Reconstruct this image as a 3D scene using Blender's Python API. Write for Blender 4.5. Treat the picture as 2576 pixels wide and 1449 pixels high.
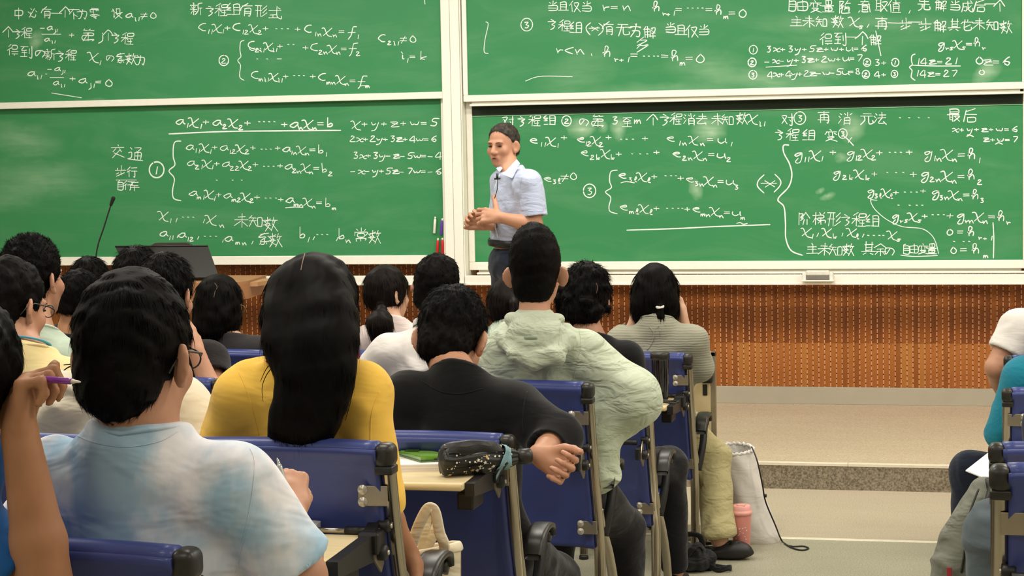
import bpy, bmesh, math, random
import numpy as np
from mathutils import Vector, Matrix
for o in list(bpy.data.objects): bpy.data.objects.remove(o)
SC = bpy.context.scene; COL = SC.collection
random.seed(5); RNG = np.random.default_rng(7)

# ------------------------------------------------------------------ camera
F_PX = 5000.0; CX, CY = 1288.0, 724.5
YAW, PITCH, ROLL = math.radians(13.48), math.radians(4.39), math.radians(-1.11)
CAM = np.array([0.0, 0.0, 1.78])
_f = np.array([-math.sin(YAW)*math.cos(PITCH), math.cos(YAW)*math.cos(PITCH), -math.sin(PITCH)])
_r = np.array([math.cos(YAW), math.sin(YAW), 0.0]); _u = np.cross(_r, _f)
R_ = _r*math.cos(ROLL)+_u*math.sin(ROLL); U_ = _u*math.cos(ROLL)-_r*math.sin(ROLL); W_ = _f
cd = bpy.data.cameras.new('camera'); cam = bpy.data.objects.new('camera', cd); COL.objects.link(cam)
cd.sensor_width = 36.0; cd.lens = F_PX/2576*36.0; cd.clip_start = 0.05; cd.clip_end = 100
M = Matrix(((R_[0], U_[0], -W_[0], CAM[0]), (R_[1], U_[1], -W_[1], CAM[1]), (R_[2], U_[2], -W_[2], CAM[2]), (0, 0, 0, 1)))
cam.matrix_world = M; SC.camera = cam

def ray(px, py):
    return W_ + (px-CX)/F_PX*R_ - (py-CY)/F_PX*U_
def onD(px, py, d): return CAM + d*ray(px, py)
def onY(px, py, Y):
    v = ray(px, py); return CAM + v*((Y-CAM[1])/v[1])
def onZ(px, py, Z):
    v = ray(px, py); return CAM + v*((Z-CAM[2])/v[2])

# ------------------------------------------------------------------ exposure, world, lamps
SC.view_settings.view_transform = 'Standard'; SC.view_settings.look = 'None'
SC.view_settings.exposure = -0.12; SC.view_settings.gamma = 1.0; SC.view_settings.use_curve_mapping = False
wd = bpy.data.worlds.new('world'); SC.world = wd; wd.use_nodes = True
wd.node_tree.nodes['Background'].inputs[0].default_value = (1.0, 0.96, 0.88, 1); wd.node_tree.nodes['Background'].inputs[1].default_value = 0.02

def area(name, loc, sx, sy, power, col=(1, 0.955, 0.875), rot=(0, 0, 0)):
    l = bpy.data.lights.new(name, 'AREA'); l.shape = 'RECTANGLE'; l.size = sx; l.size_y = sy; l.energy = power; l.color = col
    o = bpy.data.objects.new(name, l); COL.objects.link(o); o.location = loc; o.rotation_euler = rot; return o
LAMP_Z = 3.52
LIGHTS = []
for yy in (-2.0, 0.9, 3.8, 6.7, 9.4):
    for xx in (-4.6, -1.7, 1.2, 4.1):
        LIGHTS.append((xx, yy))
        area('ceiling_lamp', (xx, yy, LAMP_Z-0.03), 1.15, 0.55, {-2.0: 7, 0.9: 19, 3.8: 40, 6.7: 52, 9.4: 46}[yy])
# a row of board lamps above the blackboards, outside the frame, tilted to the boards
for xx in (-4.6, -2.6, -0.6, 1.4):
    area('board_lamp', (xx-0.3, 9.9, 3.25), 1.2, 0.15, 15, rot=(math.radians(38), 0, 0))

# ------------------------------------------------------------------ materials
MATS = {}
def srgb(c):
    if isinstance(c, str):
        c = [int(c[i:i+2], 16)/255 for i in (0, 2, 4)]
    return tuple((v/12.92 if v <= 0.04045 else ((v+0.055)/1.055)**2.4) for v in c)
def mat(name, col, rough=0.6, metal=0.0, var=0.08, scale=30, bump=0.0, bscale=200, spec=0.5, stretch=(1, 1, 1), col2=None, sss=0.0, emit=None, trans=0.0, bdist=0.002, coat=0.0, sheen=0.0):
    if name in MATS: return MATS[name]
    m = bpy.data.materials.new(name); m.use_nodes = True; nt = m.node_tree; N = nt.nodes; L = nt.links
    b = N['Principled BSDF']; c = srgb(col)
    tc = N.new('ShaderNodeTexCoord'); mp = N.new('ShaderNodeMapping'); mp.inputs['Scale'].default_value = stretch
    L.new(tc.outputs['Object'], mp.inputs[0])
    nz = N.new('ShaderNodeTexNoise'); nz.inputs['Scale'].default_value = scale; nz.inputs['Detail'].default_value = 4
    L.new(mp.outputs[0], nz.inputs['Vector'])
    rp = N.new('ShaderNodeValToRGB'); rp.color_ramp.elements[0].position = 0.3; rp.color_ramp.elements[1].position = 0.7
    c2 = srgb(col2) if col2 else tuple(min(1, v*(1+var)) for v in c)
    c1 = c if col2 else tuple(v*(1-var) for v in c)
    rp.color_ramp.elements[0].color = (*c1, 1); rp.color_ramp.elements[1].color = (*c2, 1)
    L.new(nz.outputs['Fac'], rp.inputs[0]); L.new(rp.outputs[0], b.inputs['Base Color'])
    b.inputs['Roughness'].default_value = rough; b.inputs['Metallic'].default_value = metal
    b.inputs['Specular IOR Level'].default_value = spec
    if sss: b.inputs['Subsurface Weight'].default_value = sss; b.inputs['Subsurface Radius'].default_value = (0.012, 0.004, 0.002); b.inputs['Subsurface Scale'].default_value = 1.0
    if trans: b.inputs['Transmission Weight'].default_value = trans
    if coat: b.inputs['Coat Weight'].default_value = coat
    if sheen: b.inputs['Sheen Weight'].default_value = sheen
    if emit: b.inputs['Emission Color'].default_value = (*srgb(col), 1); b.inputs['Emission Strength'].default_value = emit
    if bump:
        n2 = N.new('ShaderNodeTexNoise'); n2.inputs['Scale'].default_value = bscale; n2.inputs['Detail'].default_value = 5
        L.new(mp.outputs[0], n2.inputs['Vector'])
        bp = N.new('ShaderNodeBump'); bp.inputs['Strength'].default_value = bump; bp.inputs['Distance'].default_value = bdist
        L.new(n2.outputs['Fac'], bp.inputs['Height']); L.new(bp.outputs[0], b.inputs['Normal'])
    MATS[name] = m; return m

def fabric(name, col, col2=None, wr=0.5, wscale=9, weave=900, var=0.06, rough=0.9, cscale=5, stretch=(1, 1, 0.7), rib=0, wdist=0.02):
    """cloth: colour noise, crumple bump (distorted noise) and fine weave"""
    if name in MATS: return MATS[name]
    m = mat(name, col, rough=rough, var=var, scale=cscale, col2=col2, spec=0.2, stretch=stretch, sheen=0.15)
    nt = m.node_tree; N = nt.nodes; L = nt.links; b = N['Principled BSDF']
    tc = N.new('ShaderNodeTexCoord')
    n1 = N.new('ShaderNodeTexNoise'); n1.inputs['Scale'].default_value = wscale; n1.inputs['Detail'].default_value = 3.0; n1.inputs['Distortion'].default_value = 0.5
    mp = N.new('ShaderNodeMapping'); mp.inputs['Scale'].default_value = (0.8, 0.8, 1.7); mp.inputs['Rotation'].default_value = (0, 0.5, 0)
    L.new(tc.outputs['Object'], mp.inputs[0]); L.new(mp.outputs[0], n1.inputs['Vector'])
    n2 = N.new('ShaderNodeTexNoise'); n2.inputs['Scale'].default_value = weave; n2.inputs['Detail'].default_value = 2
    L.new(tc.outputs['Object'], n2.inputs['Vector'])
    b1 = N.new('ShaderNodeBump'); b1.inputs['Strength'].default_value = wr; b1.inputs['Distance'].default_value = wdist
    L.new(n1.outputs['Fac'], b1.inputs['Height'])
    b2 = N.new('ShaderNodeBump'); b2.inputs['Strength'].default_value = 0.25; b2.inputs['Distance'].default_value = 0.001
    L.new(n2.outputs['Fac'], b2.inputs['Height']); L.new(b1.outputs[0], b2.inputs['Normal'])
    last = b2
    if rib:
        w = N.new('ShaderNodeTexWave'); w.bands_direction = 'Z'; w.inputs['Scale'].default_value = rib; w.inputs['Distortion'].default_value = 2.0; w.inputs['Detail'].default_value = 1
        L.new(tc.outputs['Object'], w.inputs['Vector'])
        b3 = N.new('ShaderNodeBump'); b3.inputs['Strength'].default_value = 0.6; b3.inputs['Distance'].default_value = 0.0018
        L.new(w.outputs['Fac'], b3.inputs['Height']); L.new(b2.outputs[0], b3.inputs['Normal']); last = b3
    L.new(last.outputs[0], b.inputs['Normal'])
    return m

# ------------------------------------------------------------------ object helpers
def link(name, me, m=None, parent=None, label=None, cat=None, group=None, kind=None, smooth=False):
    o = bpy.data.objects.new(name, me); COL.objects.link(o)
    if m and me is not None:
        for mm in (m if isinstance(m, (list, tuple)) else [m]): me.materials.append(mm)
    if smooth and me is not None:
        me.polygons.foreach_set('use_smooth', [True]*len(me.polygons))
    if parent: o.parent = parent
    tag(o, label, cat, group, kind); return o
def tag(o, label=None, cat=None, group=None, kind=None):
    if label: o['label'] = label
    if cat: o['category'] = cat
    if group: o['group'] = group
    if kind: o['kind'] = kind
    return o
def empty(name, loc, label=None, cat=None, group=None, rz=0.0):
    o = bpy.data.objects.new(name, None); COL.objects.link(o); o.location = loc; o.rotation_euler = (0, 0, rz); o.empty_display_size = 0.1
    return tag(o, label, cat, group)

class MB:
    """collects simple solids and links them as one mesh"""
    def __init__(s): s.v = []; s.f = []; s.sm = []
    def add(s, v, f, smooth=False):
        n = len(s.v); s.v += [tuple(map(float, p)) for p in v]; s.f += [tuple(i+n for i in q) for q in f]; s.sm += [smooth]*len(f); return s
    def box(s, lo, hi, bev=0.0, rot=None, org=None, seg=2, smooth=False):
        x0, y0, z0 = lo; x1, y1, z1 = hi
        if bev <= 0:
            v = [(x, y, z) for z in (z0, z1) for y in (y0, y1) for x in (x0, x1)]
            f = [(0, 2, 3, 1), (4, 5, 7, 6), (0, 1, 5, 4), (2, 6, 7, 3), (0, 4, 6, 2), (1, 3, 7, 5)]
        else:
            b = min(bev, (x1-x0)*.49, (y1-y0)*.49, (z1-z0)*.49)
            bm = bmesh.new(); bmesh.ops.create_cube(bm, size=1)
            for q in bm.verts: q.co = Vector(((x0+x1)/2+q.co.x*(x1-x0), (y0+y1)/2+q.co.y*(y1-y0), (z0+z1)/2+q.co.z*(z1-z0)))
            bmesh.ops.bevel(bm, geom=list(bm.edges), offset=b, segments=seg, affect='EDGES', profile=0.5)
            bm.verts.index_update()
            v = [tuple(q.co) for q in bm.verts]; f = [tuple(q.index for q in ff.verts) for ff in bm.faces]; bm.free()
        if rot is not None:
            O = Vector(org) if org is not None else Vector(((x0+x1)/2, (y0+y1)/2, (z0+z1)/2))
            v = [tuple(rot @ (Vector(p)-O)+O) for p in v]
        return s.add(v, f, smooth)
    def tube(s, pts, r, n=10, flat=None, closed=False, cap=True, up=(0, 0, 1)):
        """sweep; r scalar or list; flat=(a,b) elliptical factors"""
        P = [Vector(p) for p in pts]; k = len(P); rr = r if isinstance(r, (list, tuple)) else [r]*k
        a, b = flat or (1, 1); V = []; Fc = []; prev = None
        for i, p in enumerate(P):
            t = (P[(i+1) % k]-P[i-1]) if closed else (P[min(i+1, k-1)]-P[max(i-1, 0)])
            t.normalize()
            if prev is None:
                q = Vector(up); 
                if abs(q.dot(t)) > 0.95: q = Vector((1, 0, 0))
                nx = q.cross(t).normalized()
            else:
                nx = (prev-t*prev.dot(t)).normalized()
            prev = nx; ny = t.cross(nx)
            for j in range(n):
                th = 2*math.pi*j/n; V.append(p+nx*(math.cos(th)*rr[i]*a)+ny*(math.sin(th)*rr[i]*b))
        m = k if closed else k-1
        for i in range(m):
            for j in range(n):
                a0 = i*n+j; a1 = i*n+(j+1) % n; b0 = ((i+1) % k)*n+j; b1 = ((i+1) % k)*n+(j+1) % n
                Fc.append((a0, a1, b1, b0))
        if cap and not closed: Fc.append(tuple(range(n-1, -1, -1))); Fc.append(tuple(range((k-1)*n, k*n)))
        return s.add(V, Fc, True)
    def lathe(s, prof, n=24, org=(0, 0, 0), ax=None):
        V = []; Fc = []; k = len(prof); O = Vector(org)
        rot = Vector((0, 0, 1)).rotation_difference(Vector(ax)).to_matrix() if ax is not None else None
        for (r, z) in prof:
            for j in range(n):
                th = 2*math.pi*j/n; q = Vector((r*math.cos(th), r*math.sin(th), z))
                V.append((rot @ q if rot else q)+O)
        for i in range(k-1):
            for j in range(n): Fc.append((i*n+j, i*n+(j+1) % n, (i+1)*n+(j+1) % n, (i+1)*n+j))
        Fc.append(tuple(range(n-1, -1, -1))); Fc.append(tuple(range((k-1)*n, k*n)))
        return s.add(V, Fc, True)
    def prism(s, poly, d0, d1, ax='y'):
        """extrude polygon; ax: extrusion axis; poly in the other two axes"""
        n = len(poly)
        def P(p, d): return {'y': (p[0], d, p[1]), 'x': (d, p[0], p[1]), 'z': (p[0], p[1], d)}[ax]
        V = [P(p, d0) for p in poly]+[P(p, d1) for p in poly]
        Fc = [tuple(range(n-1, -1, -1)), tuple(range(n, 2*n))]+[(i, (i+1) % n, n+(i+1) % n, n+i) for i in range(n)]
        return s.add(V, Fc)
    def grid(s, fn, nu, nv, smooth=True):
        V = [fn(i/nu, j/nv) for j in range(nv+1) for i in range(nu+1)]
        Fc = [(j*(nu+1)+i, j*(nu+1)+i+1, (j+1)*(nu+1)+i+1, (j+1)*(nu+1)+i) for j in range(nv) for i in range(nu)]
        return s.add(V, Fc, smooth)
    def xf(s, fn): s.v = [tuple(fn(Vector(p))) for p in s.v]; return s
    def mesh(s, name='m'):
        me = bpy.data.meshes.new(name); me.from_pydata(s.v, [], s.f); me.polygons.foreach_set('use_smooth', s.sm)
        bm = bmesh.new(); bm.from_mesh(me); bmesh.ops.recalc_face_normals(bm, faces=bm.faces); bm.to_mesh(me); bm.free()
        return me
    def build(s, name, m, parent=None, **kw): return link(name, s.mesh(name), m, parent, **kw)

def crom(pts, n=6, closed=False):
    """Catmull-Rom through points (any dimension)"""
    P = [np.array(p, float) for p in pts]; k = len(P)
    if k < 3 and not closed: return [tuple(p) for p in P]
    out = []; m = k if closed else k-1
    for i in range(m):
        if closed: a, b, c, d = P[(i-1) % k], P[i], P[(i+1) % k], P[(i+2) % k]
        else: a, b, c, d = P[max(i-1, 0)], P[i], P[i+1], P[min(i+2, k-1)]
        for j in range(n):
            t = j/n; out.append(0.5*((2*b)+(c-a)*t+(2*a-5*b+4*c-d)*t*t+(-a+3*b-3*c+d)*t**3))
    if not closed: out.append(P[-1])
    return [tuple(p) for p in out]

# ------------------------------------------------------------------ implicit surfaces
class Field:
    """union / carve of capsules and ellipsoids on a grid, meshed by surface nets"""
    def __init__(s, h): s.h = h; s.ops = []
    def cap(s, a, b, ra, rb=None, k=0.02, neg=False):
        a = np.array(a, float); b = np.array(b, float); rb = ra if rb is None else rb
        m = max(ra, rb); s.ops.append(('c', (a, b, ra, rb), np.minimum(a, b)-m, np.maximum(a, b)+m, k, neg)); return s
    def ell(s, c, r, R=None, k=0.02, neg=False):
        c = np.array(c, float); r = np.array(r, float); m = r.max() if R is not None else r
        s.ops.append(('e', (c, r, R), c-m, c+m, k, neg)); return s
    def chain(s, pts, rad, k=0.02, neg=False):
        for i in range(len(pts)-1): s.cap(pts[i], pts[i+1], rad[i], rad[i+1], k, neg)
        return s
    def plane(s, p, n, c=None, r=0.3, k=0.01):
        """remove everything on the +n side within radius r of p"""
        p = np.array(p, float); n = np.array(n, float); n /= np.linalg.norm(n)
        s.ops.append(('p', (p, n, r), p-r, p+r, k, True)); return s
    def mesh(s, name='f', disp=None):
        h = s.h; pos = [o for o in s.ops if not o[5]]
        lo = np.min([o[2] for o in pos], axis=0)-3*h; hi = np.max([o[3] for o in pos], axis=0)+3*h
        n = np.ceil((hi-lo)/h).astype(int)+1
        Fv = np.full(tuple(n), 0.6, np.float32)
        ax = [(lo[i]+np.arange(n[i])*h).astype(np.float32) for i in range(3)]
        for kind, par, l, u, k, neg in s.ops:
            mrg = (k+2*h) if not neg else (k+3*h)
            i0 = np.maximum(np.floor((l-mrg-lo)/h).astype(int), 0); i1 = np.minimum(np.ceil((u+mrg-lo)/h).astype(int)+1, n)
            if (i1 <= i0).any(): continue
            sl = tuple(slice(i0[i], i1[i]) for i in range(3))
            X = ax[0][sl[0]][:, None, None]; Y = ax[1][sl[1]][None, :, None]; Z = ax[2][sl[2]][None, None, :]
            if kind == 'c':
                a, b, ra, rb = par; d = b-a; L2 = max(float(d@d), 1e-9)
                t = np.clip(((X-a[0])*d[0]+(Y-a[1])*d[1]+(Z-a[2])*d[2])/L2, 0, 1)
                D = np.sqrt((X-a[0]-t*d[0])**2+(Y-a[1]-t*d[1])**2+(Z-a[2]-t*d[2])**2)-(ra+(rb-ra)*t)
            elif kind == 'e':
                c, r, R = par; x = X-c[0]; y = Y-c[1]; z = Z-c[2]
                if R is not None:
                    x, y, z = (x*R[0][0]+y*R[1][0]+z*R[2][0], x*R[0][1]+y*R[1][1]+z*R[2][1], x*R[0][2]+y*R[1][2]+z*R[2][2])
                k0 = np.sqrt((x/r[0])**2+(y/r[1])**2+(z/r[2])**2); k1 = np.sqrt((x/r[0]**2)**2+(y/r[1]**2)**2+(z/r[2]**2)**2)
                D = k0*(k0-1)/np.maximum(k1, 1e-6)
            else:
                p, nn, r = par; x = X-p[0]; y = Y-p[1]; z = Z-p[2]
                D = np.maximum(-(x*nn[0]+y*nn[1]+z*nn[2]), np.sqrt(x*x+y*y+z*z)-r)
            A = Fv[sl]; D = D.astype(np.float32)
            if neg:
                D = -D; H = np.maximum(k-np.abs(A-D), 0)/k if k > 0 else 0; Fv[sl] = np.maximum(A, D)+H*H*k*0.25
            else:
                H = np.maximum(k-np.abs(A-D), 0)/k if k > 0 else 0; Fv[sl] = np.minimum(A, D)-H*H*k*0.25
        return surfnet(Fv, lo, h, name, disp)

def surfnet(Fv, lo, h, name, disp=None):
    S = Fv < 0; nx, ny, nz = S.shape
    a = S[:-1, :-1, :-1].copy(); o = a.copy()
    for dx in (0, 1):
        for dy in (0, 1):
            for dz in (0, 1):
                q = S[dx:nx-1+dx, dy:ny-1+dy, dz:nz-1+dz]; a &= q; o |= q
    act = o & ~a; I = np.argwhere(act); del a, o
    idx = np.full(act.shape, -1, np.int32); idx[act] = np.arange(len(I))
    acc = np.zeros((len(I), 3)); cnt = np.zeros(len(I))
    C = [(dx, dy, dz) for dx in (0, 1) for dy in (0, 1) for dz in (0, 1)]
    vals = {c: Fv[I[:, 0]+c[0], I[:, 1]+c[1], I[:, 2]+c[2]] for c in C}
    for c in C:
        for x in range(3):
            if c[x] == 0:
                d = list(c); d[x] = 1; d = tuple(d); v0, v1 = vals[c], vals[d]
                m = (v0 < 0) != (v1 < 0); t = np.zeros(len(I)); t[m] = v0[m]/(v0[m]-v1[m])
                p = np.tile(np.array(c, float), (len(I), 1)); p[:, x] += t; acc[m] += p[m]; cnt[m] += 1
    V = (I+acc/cnt[:, None])*h+lo
    Q = []
    for x in range(3):
        sh = [slice(None)]*3; s2 = [slice(None)]*3; sh[x] = slice(0, -1); s2[x] = slice(1, None)
        A = S[tuple(sh)]; B = S[tuple(s2)]; E = np.argwhere(A != B)
        u, w = (x+1) % 3, (x+2) % 3
        ok = (E[:, u] > 0) & (E[:, w] > 0) & (E[:, u] < S.shape[u]-1) & (E[:, w] < S.shape[w]-1); E = E[ok]
        def at(du, dw):
            e = E.copy(); e[:, u] -= du; e[:, w] -= dw; return idx[e[:, 0], e[:, 1], e[:, 2]]
        q = np.stack([at(1, 1), at(0, 1), at(0, 0), at(1, 0)], 1)
        ins = A[E[:, 0], E[:, 1], E[:, 2]]; q[~ins] = q[~ins][:, ::-1]; Q.append(q)
    Q = np.concatenate(Q).astype(np.int32)
    if disp is not None:
        N = vnormals(V, Q); V = V+N*disp(V, N)[:, None]
    return npmesh(name, V, Q)
def vnormals(V, Q):
    a = V[Q[:, 2]]-V[Q[:, 0]]; b = V[Q[:, 3]]-V[Q[:, 1]]; fn = np.cross(a, b); N = np.zeros_like(V)
    for i in range(Q.shape[1]): np.add.at(N, Q[:, i], fn)
    return N/np.maximum(np.linalg.norm(N, axis=1), 1e-12)[:, None]
def npmesh(name, V, Q, smooth=True):
    me = bpy.data.meshes.new(name); k = Q.shape[1]
    me.vertices.add(len(V)); me.vertices.foreach_set('co', np.ascontiguousarray(V, np.float32).ravel())
    me.loops.add(Q.size); me.loops.foreach_set('vertex_index', Q.ravel())
    me.polygons.add(len(Q)); me.polygons.foreach_set('loop_start', np.arange(0, Q.size, k, dtype=np.int32))
    me.polygons.foreach_set('use_smooth', np.full(len(Q), smooth)); me.update(calc_edges=True); me.validate(); return me
def vnoise(P, seed=0):
    """cheap smooth noise -1..1"""
    r = np.random.default_rng(seed); out = np.zeros(len(P))
    for i in range(5):
        d = r.normal(size=3); d /= np.linalg.norm(d); w = r.uniform(0.7, 1.6); ph = r.uniform(0, 6.28, 2); d2 = r.normal(size=3)
        out += np.sin(P@d*w*6.28+ph[0]+1.3*np.sin(P@d2*2.0+ph[1]))
    return out/3.2
def folds(amp, fr, seed, d=(0.3, 0.2, 1.0), amp2=None):
    """cloth folds: sharp-ish warped ridges"""
    d = np.array(d, float); d /= np.linalg.norm(d)
    def fn(V, N):
        w = vnoise(V*3.1, seed); w2 = vnoise(V*6.0, seed+1); t = V@d*fr+1.6*w
        rdg = 0.5+0.5*np.sin(t*3.14159+0.8*vnoise(V*9, seed+5)); m = np.clip(0.2+1.1*vnoise(V*2.6, seed+2), 0, 1)
        return amp*1.3*(rdg**3*m)+(amp2 if amp2 is not None else amp*0.5)*w2
    return fn
# ------------------------------------------------------------------ the hall
HS = 0.13                                             # stage height
wall_pt = onZ(2150, 1017, HS); YW = float(wall_pt[1]) # front wall plane
YE = float(onZ(2150, 1168, HS)[1])                    # stage edge
YS = float(onZ(2190, 1362, 0.0)[1])                   # nosing strip at the foot of the rows
# end post of every row of the left block: pixel of the cap and the camera depth of its row
CAPS = {'A': (1730, 890, 8.05, 0.0), 'B': (1627, 965, 7.09, 0.0), 'C': (1478, 967, 6.05, 0.14), 'D': (1276, 1092, 5.03, 0.14), 'E': (970, 1112, 4.02, 0.28), 'F': (470, 1390, 3.02, 0.28)}
ROW = {}
for k, (px, py, d, tz) in CAPS.items():
    p = onD(px, py, d); ROW[k] = (float(p[0]), float(p[1]), tz)
XL, XR, YB, ZC = -7.2, 5.6, -4.2, 3.55

def speckle(name, c1, c2, s=150):
    m = mat(name, c1, rough=0.55, col2=c2, scale=s, bump=0.12, bscale=90, spec=0.35, bdist=0.001); 
    nt = m.node_tree; N = nt.nodes; L = nt.links; b = N['Principled BSDF']
    tc = N.new('ShaderNodeTexCoord'); n = N.new('ShaderNodeTexNoise'); n.inputs['Scale'].default_value = 5; n.inputs['Detail'].default_value = 6; n.inputs['Roughness'].default_value = 0.7
    mp = N.new('ShaderNodeMapping'); mp.inputs['Scale'].default_value = (0.5, 2.2, 1); L.new(tc.outputs['Object'], mp.inputs[0]); L.new(mp.outputs[0], n.inputs['Vector'])
    r = N.new('ShaderNodeValToRGB'); r.color_ramp.elements[0].position = 0.3; r.color_ramp.elements[0].color = (0.95, 0.95, 0.95, 1); r.color_ramp.elements[1].position = 0.7; r.color_ramp.elements[1].color = (1.04, 1.03, 1.02, 1)
    mx = N.new('ShaderNodeMix'); mx.data_type = 'RGBA'; mx.blend_type = 'MULTIPLY'; mx.inputs[0].default_value = 1
    L.new(n.outputs['Fac'], r.inputs[0]); src = b.inputs['Base Color'].links[0].from_socket
    L.new(src, mx.inputs[6]); L.new(r.outputs[0], mx.inputs[7]); L.new(mx.outputs[2], b.inputs['Base Color']); return m
M_stage = speckle('stage_vinyl', 'a39279', 'cdbda4'); M_riser = speckle('riser_vinyl', '5d5547', 'a89d88', 120); M_floor = speckle('hall_vinyl', '85826f', 'aeaa94')
M_pit = speckle('pit_vinyl', '998d79', 'c0b49d')
M_plaster = mat('wall_plaster', 'd9d2c2', 0.9, var=0.03, bump=0.1)
M_alu = mat('pale_aluminium', 'f8f5ea', 0.4, 0.0, var=0.02, spec=0.4)
M_nosing = mat('nosing_metal', 'f4ecd8', 0.35, 0.3, var=0.03)
M_brass = mat('brass_line', 'b39a5a', 0.4, 0.6)
M_skirt = mat('skirting_laminate', 'aaa290', 0.6, var=0.03, scale=8)

MB().box((XL, YW, -0.1), (XR, YW+0.15, ZC)).build('wall_front', mat('wall_backing', '5a2c12', 0.8), kind='structure')
MB().box((XL-0.15, YB, -0.1), (XL, YW+0.15, ZC)).build('wall_left', M_plaster, kind='structure')
MB().box((XR, YB, -0.1), (XR+0.15, YW+0.15, ZC)).build('wall_right', M_plaster, kind='structure')
MB().box((XL-0.15, YB-0.15, -0.1), (XR+0.15, YB, ZC)).build('wall_back', M_plaster, kind='structure')
MB().box((XL-0.15, YB-0.15, ZC), (XR+0.15, YW+0.15, ZC+0.1)).build('ceiling', mat('ceiling_white', 'e6e2d8', 0.9), kind='structure')
# floor: tiers of the hall, the flat strip before the stage
yCD = (ROW['B'][1]+ROW['C'][1])/2+0.40; yEF = (ROW['D'][1]+ROW['E'][1])/2+0.40; yGH = ROW['F'][1]-1.0+0.40+0.5
fl = MB().box((XL, YB, -0.1), (XR, YS, 0.0))
fl.box((XL, YB, 0.0), (XR, yCD, 0.14)).box((XL, YB, 0.14), (XR, yEF, 0.28)).box((XL, YB, 0.28), (XR, yGH, 0.42)).box((XL, YB, 0.42), (XR, yGH-2, 0.56))
fl.build('floor', M_floor, kind='structure')
MB().box((XL, YS, -0.1), (XR, YE, 0.0)).build('floor', M_pit, kind='structure')
MB().box((XL, YE+0.02, 0.0), (XR, YW, HS)).build('floor', M_stage, kind='structure')
MB().box((XL, YE, 0.0), (XR, YE+0.02, HS-0.012)).build('trim_1', M_riser, kind='structure')
# nosings in lengths with a joint, a brass line on the far side
def nosing(n, y, z, xj):
    t = bpy.data.objects.new('trim_%d' % n, None); COL.objects.link(t); tag(t, kind='structure')
    for a, b in ((XL, xj-0.001), (xj+0.001, XR)):
        MB().box((a, y-0.004, z-0.012), (b, y+0.034, z+0.004), 0.002).build('nosing_strip', M_nosing, t)
    MB().box((XL, y+0.034, z-0.01), (XR, y+0.045, z+0.0025)).build('brass_line', M_brass, t)
nosing(2, YE, HS, float(onZ(2132, 1170, HS)[0])); nosing(3, YS, 0.0, float(onZ(2600, 1365, 0)[0]))
for n, (y, z) in enumerate(((yCD, .14), (yEF, .28), (yGH, .42))):
    MB().box((XL, y-0.03, z-0.012), (XR, y+0.004, z+0.004)).build('trim_%d' % (4+n), M_nosing, kind='structure')

# scale: world z of a pixel row on the wall plane near x=2100
def wz(py, px=2100, Y=None): return float(onY(px, py, YW if Y is None else Y)[2])
# skirting
zs = wz(973)
MB().box((XL, YW-0.02, HS), (XR, YW, zs), 0.002).build('baseboard_front', M_skirt, kind='structure')

# ---- wood slats with perforated grooves
def wood(name, a, b):
    m = mat(name, a, 0.42, col2=b, scale=9, stretch=(2.2, 1, 0.5), spec=0.35, bump=0.12, bscale=60, bdist=0.001)
    return m
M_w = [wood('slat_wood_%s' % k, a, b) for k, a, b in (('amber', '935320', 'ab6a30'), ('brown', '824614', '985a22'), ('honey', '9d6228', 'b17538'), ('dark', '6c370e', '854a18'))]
def groove_mat():
    m = mat('groove_perforated', '4d2106', 0.7); nt = m.node_tree; N = nt.nodes; L = nt.links; b = N['Principled BSDF']
    g = N.new('ShaderNodeNewGeometry'); sp = N.new('ShaderNodeSeparateXYZ'); L.new(g.outputs['Position'], sp.inputs[0])
    # long pale felt seen through slots, dark bridges between; rows staggered by groove
    ix = N.new('ShaderNodeMath'); ix.operation = 'MULTIPLY'; ix.inputs[1].default_value = 13.0; L.new(sp.outputs[0], ix.inputs[0])
    sn = N.new('ShaderNodeMath'); sn.operation = 'SINE'; L.new(ix.outputs[0], sn.inputs[0])
    z = N.new('ShaderNodeMath'); z.operation = 'MULTIPLY_ADD'; z.inputs[1].default_value = 1/0.031; L.new(sp.outputs[2], z.inputs[0]); L.new(sn.outputs[0], z.inputs[2])
    fr = N.new('ShaderNodeMath'); fr.operation = 'FRACT'; L.new(z.outputs[0], fr.inputs[0])
    gt = N.new('ShaderNodeMath'); gt.operation = 'GREATER_THAN'; gt.inputs[1].default_value = 0.24; L.new(fr.outputs[0], gt.inputs[0])
    mx = N.new('ShaderNodeMix'); mx.data_type = 'RGBA'; mx.inputs[6].default_value = (*srgb('32120a'), 1); mx.inputs[7].default_value = (*srgb('f0b080'), 1)
    L.new(gt.outputs[0], mx.inputs[0]); L.new(mx.outputs[2], b.inputs['Base Color']); return m
zt = wz(640)
pitch = 14.15/ (F_PX/ float(np.dot(onY(2100, 850, YW)-CAM, W_))) / math.cos(YAW)
x0 = float(onY(150, 800, YW)[0]); x1 = float(onY(2600, 800, YW)[0])
x0 = x1 - math.ceil((x1-x0)/pitch)*pitch
wf = bpy.data.objects['wall_front']
zjoint = wz(862)
MB().box((x0-0.2, YW-0.0075, zs), (x1+1.5, YW, zt)).build('perforated_backing', groove_mat(), wf)
n = 0; meshes = {}
x = x0; base = []
for hi, (za, zb) in enumerate(((zs+0.001, zjoint-0.0004), (zjoint+0.0004, zt))):
    me = []
    for mm in M_w:
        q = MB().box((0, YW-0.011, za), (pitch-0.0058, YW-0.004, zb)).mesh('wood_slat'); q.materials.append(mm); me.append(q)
    base.append(me)
k = 0; far = MB(); xcut = float(onY(575, 800, YW)[0])
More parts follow.
